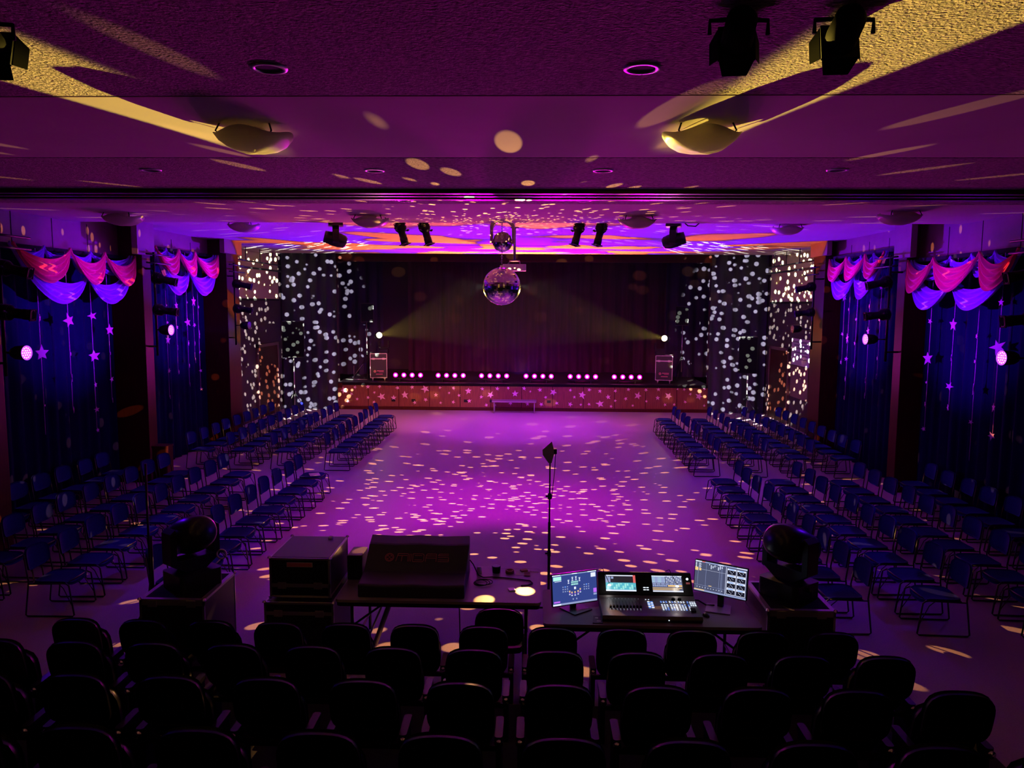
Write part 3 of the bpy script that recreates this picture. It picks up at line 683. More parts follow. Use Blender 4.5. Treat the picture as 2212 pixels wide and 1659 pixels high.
# centre moving head whose round head hangs above the ball
t = thing('centre_moving_head', 'large yoke-mounted moving light directly above the mirror ball', 'moving light', (-0.18, 15.5, Z2), 0)
m = MB()
arc = [(-0.245 * math.cos(a), -0.13 + 0.14 * math.sin(a)) for a in [PI * i / 12 for i in range(13)]]
out = [(-0.245, -0.47)] + arc + [(0.245, -0.47), (0.19, -0.47)] + [(x * 0.76, z - 0.05) for x, z in reversed(arc)] + [(-0.19, -0.47)]
m.prism(out, -0.10, 0.10, 0, R(PI / 2, 'X')); m.build('yoke', M['violetm'], t)
MB().rbox(-0.18, 0.18, -0.15, 0.15, -0.02, 0.02, 0.03).build('base', M['black'], t)
h = MB().lathe([(0, 0.19), (0.10, 0.165), (0.17, 0.10), (0.192, 0.0), (0.188, -0.04)], 28, 0, T(0, 0, -0.42)).build('head', M['violetm'], t)
def facets(mb, r, c, rows, lo, hi, mi=0, jit=0.012, rnd=random.Random(5)):
    for i in range(rows):
        a0 = lo + (hi - lo) * i / rows; a1 = lo + (hi - lo) * (i + 1) / rows
        n = max(6, int(2 * PI * math.cos((a0 + a1) / 2) * rows / (hi - lo)))
        for k in range(n):
            b0 = 2 * PI * k / n; b1 = 2 * PI * (k + 1) / n; g = 0.04
            am, bm = (a0 + a1) / 2, (b0 + b1) / 2
            nrm = Vector((math.cos(am) * math.cos(bm), math.cos(am) * math.sin(bm), math.sin(am)))
            nrm = (nrm + Vector((rnd.gauss(0, jit), rnd.gauss(0, jit), rnd.gauss(0, jit)))).normalized()
            ctr = nrm * r
            e = Vector((-math.sin(bm), math.cos(bm), 0)); u = nrm.cross(e).normalized(); e = u.cross(nrm)
            hw0 = r * math.cos(a0) * (b1 - b0) / 2 * 0.96; hw1 = r * math.cos(a1) * (b1 - b0) / 2 * 0.96; hh = r * (a1 - a0) / 2 * 0.96
            c0 = Vector((math.cos(am) * math.cos(bm), math.cos(am) * math.sin(bm), math.sin(am))) * r + Vector(c)
            u = -u if u.z < 0 else u
            P = [c0 - e * hw0 - u * hh, c0 + e * hw0 - u * hh, c0 + e * hw1 + u * hh, c0 - e * hw1 + u * hh]
            f = [0, 1, 2, 3]
            mb.add(P, [f], mi)
    return mb
facets(MB(), 0.196, (0, 0, -0.44), 9, -PI / 2 + 0.06, -0.05, 0).build('mirrored_cap', M['mirror'], t)
for s in (-1, 1):
    MB().cbox((s * 0.085, -0.185, -0.33), (0.02, 0.02, 0.09)).build('vent_slot', M['logow'], h)
    MB().tube([(s * 0.17, 0, -0.45), (s * 0.245, 0, -0.45)], 0.03).build('pivot', M['violetm'], h)

# the mirror ball
t = thing('mirror_ball', 'big mirror ball hanging on a chain over the dance floor', 'mirror ball', tuple(BALL), 0)
m = MB(); m.lathe([(0.001, BALL_R * -0.985)] + [(BALL_R * 0.985 * math.cos(-PI / 2 + PI * i / 24), BALL_R * 0.985 * math.sin(-PI / 2 + PI * i / 24)) for i in range(1, 24)] + [(0.001, BALL_R * 0.985)], 40)
core = m.build('core', M['blackp'], t)
facets(MB(), BALL_R, (0, 0, 0), 34, -PI / 2 + 0.04, PI / 2 - 0.04, 0, 0.02).build('mirror_tiles', M['mirror'], t)
MB().lathe([(0, BALL_R + 0.04), (0.03, BALL_R + 0.04), (0.05, BALL_R - 0.02)], 16).build('cap', M['chrome'], t)
m = MB(); zc = BALL_R + 0.06
while zc < Z2 - BALL.z - 0.005:
    m.lathe([(0.012, 0)] , 3) if False else None
    i = int(round(zc / 0.045))
    ring = [(0.014 * math.cos(a), 0, 0.028 * math.sin(a)) for a in [2 * PI * q / 10 for q in range(10)]]
    m.tube(ring, 0.0055, 0, 5, True, T(0, 0, zc) @ R(PI / 2 * (i % 2), 'Z')); zc += 0.045
m.build('chain', M['chrome'], t)

# projector on a drop pole
t = thing('projector', 'pale box projector on a ceiling drop pole beside the mirror ball', 'projector', (0.02, 17.0, Z2), 0)
MB().tube([(0, 0, 0), (0, 0, -0.70)], 0.028, n=12).lathe([(0, 0), (0.09, 0), (0.09, -0.02), (0, -0.02)], 16).build('pole', M['violetm'], t)
MB().cbox((0, 0, -0.72), (0.22, 0.22, 0.02)).tube([(-0.16, 0, -0.80), (-0.08, 0, -0.73)], 0.012).tube([(0.12, 0, -0.80), (0.11, 0, -0.73)], 0.012).build('mount_plate', M['violetm'], t)
MB().rbox(-0.25, 0.25, -0.20, 0.20, -0.94, -0.80, 0.02).build('body', M['paper'], t)
MB().lathe([(0, 0), (0.05, 0), (0.05, 0.05), (0.035, 0.06)], 16, 0, T(-0.10, 0.20, -0.87) @ R(-PI / 2, 'X')).build('lens', M['black'], t)

# ellipsoidal (profile) spotlight ---------------------------------------------------------------
def profile_spot(label, loc, direction, sc=1.0, group=None, clamp=(0, 0, 0.22)):
    t = thing('profile_spotlight', label, 'spotlight', loc, 0, group)
    A = aimx((0, 0, 0), direction) @ Matrix.Scale(sc, 4)
    b = MB().lathe([(0, -0.20), (0.07, -0.20), (0.11, -0.15), (0.115, -0.02), (0.075, 0.03), (0.075, 0.16), (0.082, 0.165), (0.082, 0.30), (0.07, 0.30), (0.065, 0.27), (0, 0.27)], 20, 0, A)
    for q in range(5): b.lathe([(0.112, -0.17 + q * 0.03), (0.126, -0.17 + q * 0.03), (0.126, -0.16 + q * 0.03), (0.112, -0.16 + q * 0.03)], 16, 0, A)
    b.build('body', M['black'], t)
    MB().lathe([(0, 0.275), (0.065, 0.27)], 16, 0, A).build('lens', M['blackp'], t)
    MB().box(-0.09, 0.09, 0.075, 0.09, 0.29, 0.305, 0, A).box(-0.09, 0.09, -0.09, -0.075, 0.29, 0.305, 0, A).box(-0.09, -0.075, -0.09, 0.09, 0.29, 0.305, 0, A).box(0.075, 0.09, -0.09, 0.09, 0.29, 0.305, 0, A).build('gel_frame', M['blackm'], t)
    for s in (-1, 1): MB().tube([(s * 0.10, 0, 0.0), (s * 0.20, 0.02, -0.02)], 0.012, mx=A).tube([(s * 0.18, 0.02, -0.015), (s * 0.235, 0.02, -0.03)], 0.022, mx=A).build('shutter_handle', M['black'], t)
    dirv = Vector(direction).normalized(); side = dirv.cross(Vector((0, 0, 1)))
    side = side.normalized() if side.length > 1e-3 else Vector((1, 0, 0))
    c = Vector(clamp) * sc; m = MB()
    m.tube([side * 0.135 * sc, side * 0.135 * sc + c * 0.75, c, -side * 0.135 * sc + c * 0.75, -side * 0.135 * sc], 0.012, n=6)
    m.tube([c, c * 1.25], 0.022, n=8)
    m.build('yoke', M['black'], t)
    return t
for x, dx, l in ((-2.20, 0.30, 'outer of the pair left of the mirror ball'), (-1.72, 0.30, 'inner of the pair left of the mirror ball'), (1.32, -0.25, 'inner of the pair right of the mirror ball'), (1.76, -0.25, 'outer of the pair right of the mirror ball')):
    profile_spot('black profile spotlight on the ceiling, %s' % l, (x, 15.5, 5.34), (dx, -0.15, -1.0), 0.95, 'profile spotlights on the raised ceiling')
# barn-door heads hanging close to the camera
def barn_spot(label, loc, direction):
    t = thing('barn_door_spotlight', label, 'spotlight', loc, 0, 'barn-door spotlights on the near ceiling')
    A = aimx((0, 0, 0), direction) @ Matrix.Scale(0.64, 4)
    MB().lathe([(0, -0.26), (0.08, -0.26), (0.12, -0.20), (0.13, 0.05), (0.13, 0.10), (0.0, 0.10)], 20, 0, A).build('body', M['blackm'], t)
    MB().box(-0.15, 0.15, -0.15, 0.15, 0.10, 0.13, 0, A).build('front_frame', M['blackm'], t)
    for q in range(4):
        a = q * PI / 2
        MB().add([(-0.14, 0.15, 0.13), (0.14, 0.15, 0.13), (0.10, 0.20, 0.26), (-0.10, 0.20, 0.26), (-0.14, 0.155, 0.13), (0.14, 0.155, 0.13), (0.10, 0.205, 0.26), (-0.10, 0.205, 0.26)],
                 [(0, 1, 2, 3), (7, 6, 5, 4), (0, 4, 5, 1), (1, 5, 6, 2), (2, 6, 7, 3), (3, 7, 4, 0)], 0, False, A @ R(a, 'Z')).build('barn_door', M['blackm'], t)
    z = Z1 - loc[2]
    MB().tube([(-0.15, 0, 0), (-0.15, 0, z * 0.7), (0, 0, z - 0.02), (0.15, 0, z * 0.7), (0.15, 0, 0)], 0.012, n=6).lathe([(0, z - 0.02), (0.05, z - 0.02), (0.05, z)], 12).build('yoke', M['blackm'], t)
    return t
barn_spot('black barn-door spotlight at the top of the picture, left of the right-hand pair', (1.54, 4.20, 5.30), (0.12, 1.0, -0.30))
barn_spot('black barn-door spotlight at the top of the picture, rightmost', (2.08, 4.20, 5.305), (0.10, 1.0, -0.30))
barn_spot('black barn-door spotlight in the top left corner of the picture', (-2.46, 4.20, 5.29), (-0.1, 1.0, -0.3))

# ================================================================== side lighting booms
def boom(s, x, y, desc, lit, side_label):
    t = thing('lighting_boom', 'black upright lighting pipe bracketed to its pillar, %s' % desc, 'lighting stand', (x, y, 0), 0, 'side lighting booms')
    MB().tube([(0, 0, 2.75), (0, 0, 4.95)], 0.024, n=10).build('upright', M['black'], t)
    for z in (2.95, 4.60): MB().tube([(0, 0, z), (-s * -0.26, 0, z)], 0.02, n=8).build('wall_bracket', M['black'], t)
    for z in (4.90, 4.72):
        MB().tube([(-s * 0.0, -0.3, z), (-s * 0.0, 0.75, z)], 0.018, n=8).build('cross_arm', M['black'], t)
    g = 'profile spotlights on the side booms'
    profile_spot('black profile spotlight, upper one, %s' % desc, (x - s * 0.16, y, 4.38), (-s * 1.0, 0.10, -0.22), 1.0, g, (0.15 * s, 0, 0.0))
    profile_spot('black profile spotlight, lower one, %s' % desc, (x - s * 0.16, y, 3.72), (-s * 1.0, 0.10, -0.12), 1.0, g, (0.15 * s, 0, 0.0))
def can(s, p, desc, lit, bx, by):
    t = thing('led_can_light', 'round %s, %s' % ('can light glowing violet' if lit else 'unlit can light with clear lenses', desc), 'lamp', p, 0, 'round can lights on the side booms')
    d = Vector((-s * 1.0, -0.12, 0.0)); A = aimx((0, 0, 0), d)
    MB().lathe([(0, -0.14), (0.07, -0.14), (0.10, -0.08), (0.115, 0.10), (0.108, 0.10), (0.104, 0.085), (0.0, 0.085)], 24, 0, A).build('body', M['black'], t)
    m = MB().lathe([(0, 0.092), (0.098, 0.092)], 24, 0 if lit else 0, A)
    if lit: m.lathe([(0.098, 0.094), (0.112, 0.101)], 24, 1, A)
    f = m.build('face', [M['uvdim'] if lit else M['blackp'], M['uvdim'] if lit else M['blackp']], t)
    m = MB()
    for ring, nn in ((0.0, 1), (0.038, 6), (0.076, 12)):
        for q in range(nn):
            a = 2 * PI * q / nn; m.lathe([(0, 0.006), (0.013, 0.0)], 8, 0, A @ T(ring * math.cos(a), ring * math.sin(a), 0.093))
    m.build('lens_cluster', M['uv'] if lit else M['lensw'], f)
    MB().tube([(0, 0.115, 0), (s * 0.12, 0.115, 0), (s * 0.16, 0, 0), (s * 0.12, -0.115, 0), (0, -0.115, 0)], 0.01, n=6).build('yoke', M['black'], t)
    MB().tube([(s * 0.15, 0, 0), (bx - p[0], by - p[1], 0)], 0.014, n=6).build('clamp_arm', M['black'], t)
BY = {-1: [11.36, 16.05, 20.85], 1: [11.60, 16.35, 21.25]}
WH = ['nearest the camera', 'at the middle pillar', 'at the pillar nearest the stage']
for s in (-1, 1):
    for i, y in enumerate(BY[s]):
        xx = s * 7.62 if s < 0 else 7.80
        desc = '%s wall, %s' % ('left' if s < 0 else 'right', WH[i])
        boom(s, xx, [11.50, 16.25, 20.60][i], desc, i < 2, '')
        p = (CAN[i] if s < 0 else CAN[2 + i]) if i < 2 else (-7.35 if s < 0 else 7.52, y - 0.2, 3.28)
        can(s, p, desc, i < 2, xx, [11.50, 16.25, 20.60][i])
# pipe rig above the white wall strips
for s in (-1, 1):
    side = 'left' if s < 0 else 'right'
    t = thing('lighting_pipe', 'black pipe rig crossing the dotted white wall strip on the %s' % side, 'lighting pipe', (s * 8.2, 23.6, 0), 0, 'pipe rigs by the stage')
    MB().tube([(0, -2.2, 4.95), (0, 2.6, 4.95)], 0.03, n=8).build('pipe', M['black'], t)
    MB().tube([(0, -2.2, 5.15), (0, 2.6, 5.15)], 0.02, n=8).build('pipe', M['black'], t)
    for y in (-1.8, -0.6, 0.6, 1.8): MB().tube([(0, y, 5.15), (0, y, 5.56 if y < 2 else 5.56)], 0.012, n=6).build('hanger', M['black'], t)

# ================================================================== on and around the stage
def led_bar(x, i):
    t = thing('led_bar', 'magenta four-lamp bar on the stage edge, %s from the left' % ordn(i + 1), 'stage light', (x, 28.32, 1.0), 0, 'magenta lamp bars on the stage edge')
    MB().box(-0.56, 0.56, -0.02, 0.05, 0.10, 0.15).build('bar', M['black'], t)
    for s in (-0.3, 0.3): MB().box(s - 0.02, s + 0.02, -0.10, 0.12, 0.0, 0.10).build('foot', M['black'], t)
    for k in range(4):
        lx = -0.465 + 0.31 * k; A = T(lx, -0.02, 0.25) @ R(PI / 2 + 0.0, 'X')
        c = MB().lathe([(0, -0.10), (0.07, -0.10), (0.10, 0.0), (0.10, 0.03), (0.09, 0.03), (0.085, 0.01)], 20, 0, A).build('lamp', M['black'], t)
        MB().lathe([(0, 0.02), (0.05, 0.02)], 18, 0, A).lathe([(0.05, 0.02), (0.088, 0.012)], 18, 1, A).build('lens', [M['led'], M['ledglow']], c)
for i, x in enumerate(BAR_X): led_bar(x, i)

def flight_case(name, label, loc, rz, w, d, h, z0=0.12, wheels=True, lid=0.78, logo=True):
    t = thing(name, label, 'flight case', loc, rz)
    b = MB().box(-w / 2, w / 2, -d / 2, d / 2, z0, z0 + h).build('body', M['case'], t)
    e = MB(); q = 0.018; g = 0.004
    for sx in (-1, 1):
        for sy in (-1, 1):
            e.box(sx * w / 2 - (q if sx > 0 else g), sx * w / 2 + (g if sx > 0 else q), sy * d / 2 - (q if sy > 0 else g), sy * d / 2 + (g if sy > 0 else q), z0, z0 + h)
        for zz in (z0, z0 + h - q):
            e.box(sx * w / 2 - (q if sx > 0 else g), sx * w / 2 + (g if sx > 0 else q), -d / 2, d / 2, zz - g / 2, zz + q + g / 2)
    for sy in (-1, 1):
        for zz in (z0, z0 + h - q):
            e.box(-w / 2, w / 2, sy * d / 2 - (q if sy > 0 else g), sy * d / 2 + (g if sy > 0 else q), zz - g / 2, zz + q + g / 2)
    zl = z0 + h * lid
    e.box(-w / 2 - g, w / 2 + g, -d / 2 - g, -d / 2 + q, zl - 0.02, zl + 0.02)
    e.build('edge_trim', M['alu'], t)
    for sx in (-1, 1):
        for sy in (-1, 1):
            for zz in (z0, z0 + h): MB().lathe([(0, 0.022), (0.016, 0.016), (0.022, 0)], 10, 0, T(sx * w / 2, sy * d / 2, zz) @ R(PI if zz == z0 else 0, 'X')).build('ball_corner', M['chrome'], t)
    for sx in (-0.3, 0.3):
        MB().cbox((sx * w, -d / 2 - 0.006, zl), (0.09, 0.012, 0.07)).build('latch', M['alu'], t)
    if wheels:
        for sx in (-1, 1):
            for sy in (-1, 1):
                MB().lathe([(0, -0.016), (0.045, -0.016), (0.05, 0), (0.045, 0.016), (0, 0.016)], 14, 0, T(sx * (w / 2 - 0.09), sy * (d / 2 - 0.09), 0.05) @ R(PI / 2, 'Y')).box(sx * (w / 2 - 0.09) - 0.03, sx * (w / 2 - 0.09) + 0.03, sy * (d / 2 - 0.09) - 0.03, sy * (d / 2 - 0.09) + 0.03, 0.08, z0).build('caster', M['alu'], t)
    if logo:
        m = MB(); y = -d / 2 - 0.006
        A = T(-w * 0.22, y, z0 + h * 0.27) @ R(PI / 2, 'X')
        m.lathe([(0.018, 0), (0.045, 0.0)], 20, 0, A)
        m.box(-w * 0.10, w * 0.30, y, y + 0.001, z0 + h * 0.275, z0 + h * 0.305, 0).box(w * 0.02, w * 0.30, y, y + 0.001, z0 + h * 0.235, z0 + h * 0.25, 0)
        m.box(-w * 0.16, w * 0.24, y, y + 0.001, z0 + h * 0.14, z0 + h * 0.17, 0)
        m.build('printed_logo', M['logo'], t)
    return t
flight_case('flight_case', 'wheeled flight case standing at the left end of the stage', (-5.42, 28.75, 1.0), 0.20, 0.62, 0.62, 0.92)
flight_case('flight_case', 'wheeled flight case standing at the right end of the stage', (5.30, 28.75, 1.0), -0.20, 0.62, 0.62, 0.92)
def stage_head(s, p, label):
    t = moving_head('stage_moving_head', label, 'moving light', (p.x - s * 0.10, 28.72, 2.045), 0.0, 0.0, 0.85, False, 'lensw', 'moving heads on the stage cases')
    for ch in list(t.children):
        if ch.name.startswith('head'):
            for g in list(ch.children): bpy.data.objects.remove(g)
            bpy.data.objects.remove(ch)
    loc = Vector(t.location); A = Matrix.Translation(p - loc) @ (BALL - p).to_track_quat('Z', 'Y').to_matrix().to_4x4()
    h = MB().lathe([(0, -0.38), (0.09, -0.38), (0.13, -0.32), (0.14, -0.05), (0.12, 0.05), (0.118, 0.09), (0.112, 0.09), (0.108, 0.06), (0, 0.06)], 26, 0, A).build('head', M['blackp'], t)
    MB().lathe([(0, 0.072), (0.098, 0.066)], 24, 0, A).build('lens', M['spot'], h)
stage_head(-1, STAGE_SPOT_L, 'moving light with glaring yellow lens on the left stage case')
stage_head(1, STAGE_SPOT_R, 'moving light with glaring yellow lens on the right stage case')

def pa_speaker(loc, rz, w, d, h, z, label, stand_label):
    t = thing('loudspeaker', label, 'speaker', (loc[0], loc[1], loc[2] + z), rz, 'loudspeakers on stands')
    MB().prism([(-w / 2, -d / 2), (w / 2, -d / 2), (w * 0.36, d / 2), (-w * 0.36, d / 2)], 0, h).build('cabinet', M['blackp'], t, bevel=0.012)
    MB().box(-w * 0.45, w * 0.45, -d / 2 - 0.012, -d / 2 + 0.002, 0.03, h - 0.03).build('grille', M['blackm'], t)
    MB().tube([(-w * 0.42, 0.02, h * 0.62), (-w * 0.50, 0.02, h * 0.62), (-w * 0.50, 0.02, h * 0.42), (-w * 0.42, 0.02, h * 0.42)], 0.012).build('handle', M['black'], t)
    u = thing('speaker_stand', stand_label, 'speaker stand', loc, rz, 'tripod speaker stands')
    MB().tube([(0, 0, 0.35), (0, 0, z)], 0.02, n=10).build('pole', M['alu'], u)
    MB().tube([(0, 0, 0.85), (0, 0, 1.0)], 0.035, n=10).build('collar', M['black'], u)
    for q in range(3):
        a = 2 * PI * q / 3 + 0.4
        MB().tube([(0.02 * math.cos(a), 0.02 * math.sin(a), 0.9 if z > 1.6 else 0.8), (0.55 * math.cos(a), 0.55 * math.sin(a), 0.02)], 0.012).build('leg', M['black'], u)
pa_speaker((-6.02, 29.5, 1.0), 0.35, 0.50, 0.42, 0.74, 2.17, 'black loudspeaker raised on a stand at the left of the stage', 'thin tripod stand under the left stage loudspeaker')
pa_speaker((6.08, 29.5, 1.0), -0.35, 0.50, 0.42, 0.74, 2.12, 'black loudspeaker raised on a stand at the right of the stage', 'thin tripod stand under the right stage loudspeaker')
pa_speaker((-7.55, 25.3, 0.0), 0.3, 0.72, 0.55, 1.20, 2.10, 'large black loudspeaker in front of the dotted drape, left', 'tripod stand under the large left loudspeaker')
pa_speaker((7.45, 25.3, 0.0), -0.3, 0.60, 0.50, 1.20, 1.70, 'large black loudspeaker in front of the dotted drape, right', 'tripod stand under the large right loudspeaker')
# low table in front of the stage
t = thing('side_table', 'low purple-lit table standing before the stage front', 'table', (-0.25, 27.45, 0))
MB().rbox(-0.80, 0.80, -0.25, 0.25, 0.40, 0.45, 0.04).build('top', M['table'], t)
for sx in (-1, 1):
    for sy in (-1, 1): MB().tube([(sx * 0.72, sy * 0.2, 0.40), (sx * 0.72, sy * 0.2, 0)], 0.018).build('leg', M['alu'], t)
# straps and mic stand on the drapes
t = thing('boom_stand', 'black boom stand leaning on the left of the stage floor', 'stand', (-6.35, 28.7, 1.0))
MB().tube([(0, 0, 0.02), (0, 0, 0.55)], 0.012).tube([(-0.4, 0, 0.03), (0.5, 0, 0.03)], 0.014).build('foot', M['alu'], t)
MB().tube([(-0.05, 0, 0.10), (0.35, 0, 0.62)], 0.010).build('boom_arm', M['alu'], t)
# small white notice on right wall door
t = thing('wall_notice', 'tall white notice board beside the last pillar on the right', 'notice', (8.76, 24.2, 0))
MB().box(-0.02, 0.02, -0.80, 0.80, 2.03, 2.86).build('sheet', M['paper'], t)
MB().box(-0.02, 0.02, -0.80, 0.80, 1.0, 2.01).build('lower_sheet', M['fascia'], t)
m = MB()
for i, (a, b) in enumerate(((2.74, 2.79), (2.64, 2.69), (2.54, 2.60), (2.42, 2.46), (2.33, 2.36), (2.22, 2.25))):
    m.box(-0.026, -0.02, -0.70, 0.70 - 0.15 * (i % 3), a, b)
m.build('text_lines', M['violetm'], t)

# ================================================================== sound table (left)
def folding_table(name, label, x0, x1, y0, y1, z, m):
    t = thing(name, label, 'table', ((x0 + x1) / 2, (y0 + y1) / 2, 0)); w = x1 - x0; d = y1 - y0
    MB().rbox(-w / 2, w / 2, -d / 2, d / 2, z - 0.03, z, 0.05).build('table_top', M[m], t)
    MB().rbox(-w / 2 + 0.01, w / 2 - 0.01, -d / 2 + 0.01, d / 2 - 0.01, z - 0.075, z - 0.03, 0.05).build('apron', M['black'], t)
    for sx in (-1, 1):
        x = sx * (w / 2 - 0.16)
        for sy in (-1, 1):
            MB().tube([(x, sy * (d / 2 - 0.10), z - 0.07), (x, sy * (d / 2 - 0.10), 0.0)], 0.017).build('leg', M['black'], t)
        MB().tube([(x - sx * 0.35, -d / 2 + 0.10, z - 0.07), (x, -d / 2 + 0.10, 0.42)], 0.012).tube([(x, -d / 2 + 0.1, 0.2), (x, d / 2 - 0.1, 0.2)], 0.012).build('brace', M['black'], t)
    return t
folding_table('folding_table', 'grey folding table carrying the covered mixer', -1.62, 0.58, 7.86, 8.94, 0.75, 'table')
# covered mixing console
t = thing('covered_mixer', 'mixing desk under a black nylon cover printed with a maker name', 'mixing console', (-0.82, 8.35, 0.75))
prof = [(-0.42, 0.0), (-0.42, 0.135), (-0.40, 0.15), (-0.08, 0.165), (-0.05, 0.18), (0.17, 0.405), (0.20, 0.415), (0.40, 0.45), (0.42, 0.43), (0.42, 0.0)]
m = MB(); hw = 0.575; n = len(prof); vs = []
cols = [-hw, -hw * 0.5, 0, hw * 0.5, hw]
for i, x in enumerate(cols):
    for y, z in prof: vs.append((x + (0.01 * math.sin(9 * y)), y, z - (0.012 if 0.1 < z and i in (1, 3) else 0)))
fs = [tuple(range(n)), tuple(reversed([4 * n + q for q in range(n)]))]
for i in range(4):
    for q in range(n): fs.append((i * n + (q + 1) % n, i * n + q, (i + 1) * n + q, (i + 1) * n + (q + 1) % n))
m.add(vs, fs); m.build('nylon_cover', M['cover'], t, bevel=0.012)
# lettering MIDAS in outline strokes on the sloped hood
sl = math.atan2(0.225, 0.22)
A = T(0, 0.052, 0.285) @ R(sl, 'X') @ T(0, 0, 0.012)
def stroke(m, pts, wd=0.007): 
    for a, b in zip(pts, pts[1:]):
        a = Vector((a[0], a[1], 0)); b = Vector((b[0], b[1], 0)); d = (b - a).normalized(); nn = Vector((-d.y, d.x, 0)) * wd / 2
        m.add([a - nn, b - nn, b + nn, a + nn, a - nn + Vector((0, 0, .002)), b - nn + Vector((0, 0, .002)), b + nn + Vector((0, 0, .002)), a + nn + Vector((0, 0, .002))], [(0, 1, 2, 3), (4, 5, 6, 7)], 0, False, A)
m = MB()
ring = lambda r, cx: [(cx + r * math.cos(2 * PI * i / 20), r * math.sin(2 * PI * i / 20)) for i in range(21)]
stroke(m, ring(0.048, -0.31)); stroke(m, ring(0.036, -0.31), 0.004)
for i in range(5):
    stroke(m, ring(0.006, -0.31 + (0.018 * (1 if i in (1, 2) else -1) if i else 0))[:21], 0.004) if i == 0 else None
for dx, dy in ((0, 0), (.017, .017), (-.017, .017), (.017, -.017), (-.017, -.017)):
    stroke(m, [(-0.31 + dx + 0.006 * math.cos(a), dy + 0.006 * math.sin(a)) for a in [2 * PI * k / 8 for k in range(9)]], 0.004)
H = 0.048
def letter(x, lines):
    for ln in lines: stroke(m, [(x + px, py * H) for px, py in ln], 0.006)
letter(-0.235, [[(0, -1), (0.02, 1), (0.135, 1), (0.135, -1)], [(0.012, 0.5), (0.125, 0.5)], [(0.068, 0.5), (0.062, -1)]])
letter(-0.085, [[(0, -1), (0.004, 1)], [(0.018, -1), (0.022, 1)]])
letter(-0.045, [[(0, -1), (0, 1), (0.11, 1), (0.125, 0.7), (0.125, -0.7), (0.11, -1), (0, -1)], [(0.02, 0.55), (0.105, 0.55)], [(0.02, -0.55), (0.105, -0.55)]])
letter(0.10, [[(0, -1), (0.005, 0.7), (0.02, 1), (0.12, 1), (0.12, -1)], [(0.01, 0.5), (0.115, 0.5)], [(0.005, -0.05), (0.115, -0.05)]])
letter(0.24, [[(0.12, 1), (0.015, 1), (0.0, 0.6), (0.12, 0.6)], [(0.0, 0.15), (0.12, 0.15), (0.12, -0.9), (0.0, -0.9)], [(0.0, -0.45), (0.12, -0.45)]])
m.build('lettering', M['logo'], t)
# rack cases
t = flight_case('equipment_rack', 'square equipment case with a red and white sticker, left of the covered mixer', (-2.005, 8.30, 0.75), 0, 0.65, 0.78, 0.43, 0.0, False, 0.3, False)
MB().box(-0.31, 0.31, -0.37, 0.37, 0.433, 0.437).build('top_panel', M['casetop'], t)
m = MB().box(-0.14, 0.14, -0.396, -0.392, 0.335, 0.385, 1).box(-0.132, 0.132, -0.398, -0.394, 0.341, 0.379, 0)
m.build('sticker', [M['scr_red'] if False else M['logo'], M['logow']], t)
t2 = thing('small_roll', 'small pale roll standing on top of the square equipment case', 'tape', (-1.85, 8.58, 1.187))
MB().lathe([(0.014, 0), (0.03, 0), (0.03, 0.03), (0.014, 0.03), (0.014, 0)], 16).build('roll', M['paper'], t2)
flight_case('flight_case', 'tall black case under the square equipment case', (-2.00, 8.28, 0), 0, 0.74, 0.90, 0.60, 0.12, True, 0.8, False)
t = thing('amplifier_case', 'small blue-lit box between the equipment case and covered mixer', 'box', (-1.545, 8.62, 0.75))
MB().rbox(-0.085, 0.085, -0.16, 0.16, 0, 0.28, 0.01).build('body', M['case'], t)
MB().rbox(-0.080, 0.080, -0.155, 0.155, 0.28, 0.285, 0.01).build('lid', M['casetop'], t)
# things on the free end of the table
zt = 0.751
t = thing('drinks_can_tub', 'round dark tub with a bright lid on the sound table', 'tub', (0.06, 8.78, zt))
MB().lathe([(0, 0), (0.045, 0), (0.052, 0.075), (0.048, 0.078)], 20).build('body', M['black'], t)
MB().lathe([(0, 0.079), (0.048, 0.078)], 20).build('lid', M['paper'], t)
t = thing('tape_ring', 'ring of adhesive tape lying beside the dark tub', 'tape', (0.22, 8.77, zt))
MB().lathe([(0.034, 0), (0.052, 0), (0.052, 0.035), (0.034, 0.035), (0.034, 0)], 24).build('ring', M['cardb'], t)
t = thing('note_sheets', 'pale paper sheets at the back of the sound table', 'paper', (0.37, 8.78, zt))
MB().box(-0.08, 0.08, -0.09, 0.10, 0, 0.002).build('sheet', M['paper'], t)
MB().box(0.02, 0.09, -0.12, 0.0, 0.002, 0.010).build('card', M['cardb'], t)
t = thing('wallet_box', 'dark small box lying on the pale paper sheets', 'box', (0.385, 8.82, zt + 0.003), 0.4)
MB().rbox(-0.04, 0.04, -0.03, 0.03, 0, 0.02, 0.005).build('body', M['cardb'], t)
tag(MB().tube([(-0.05, 0.01, 0), (0.05, -0.01, 0)], 0.006).build('marker_pen', M['paper'], None, (0.51, 8.80, zt + 0.007)), 'white pen at the back right corner of the sound table', 'pen')
t = thing('white_cup', 'upturned white cup behind the cables on the sound table', 'cup', (-0.14, 8.74, zt))
MB().lathe([(0.034, 0), (0.024, 0.075), (0, 0.075)], 18).build('body', M['paper'], t)
t = thing('foil_packet', 'small shiny packet in the middle of the sound table', 'packet', (0.26, 8.22, zt), 0.3)
MB().rbox(-0.035, 0.035, -0.04, 0.04, 0, 0.012, 0.006).build('body', M['alu'], t)
rr = random.Random(2)
m = MB()
for q in range(3):
    P = [( -0.10 + 0.075 * (1 + 0.15 * q) * math.cos(a) + 0.02 * q, 8.40 + 0.09 * math.sin(a), zt + 0.008 + 0.006 * q) for a in [2 * PI * k / 24 for k in range(24)]]
    m.tube(P, 0.005, 0, 5, True)
tag(m.build('cable_coil', M['rubber']), 'coiled black cable beside the covered mixer', 'cable')
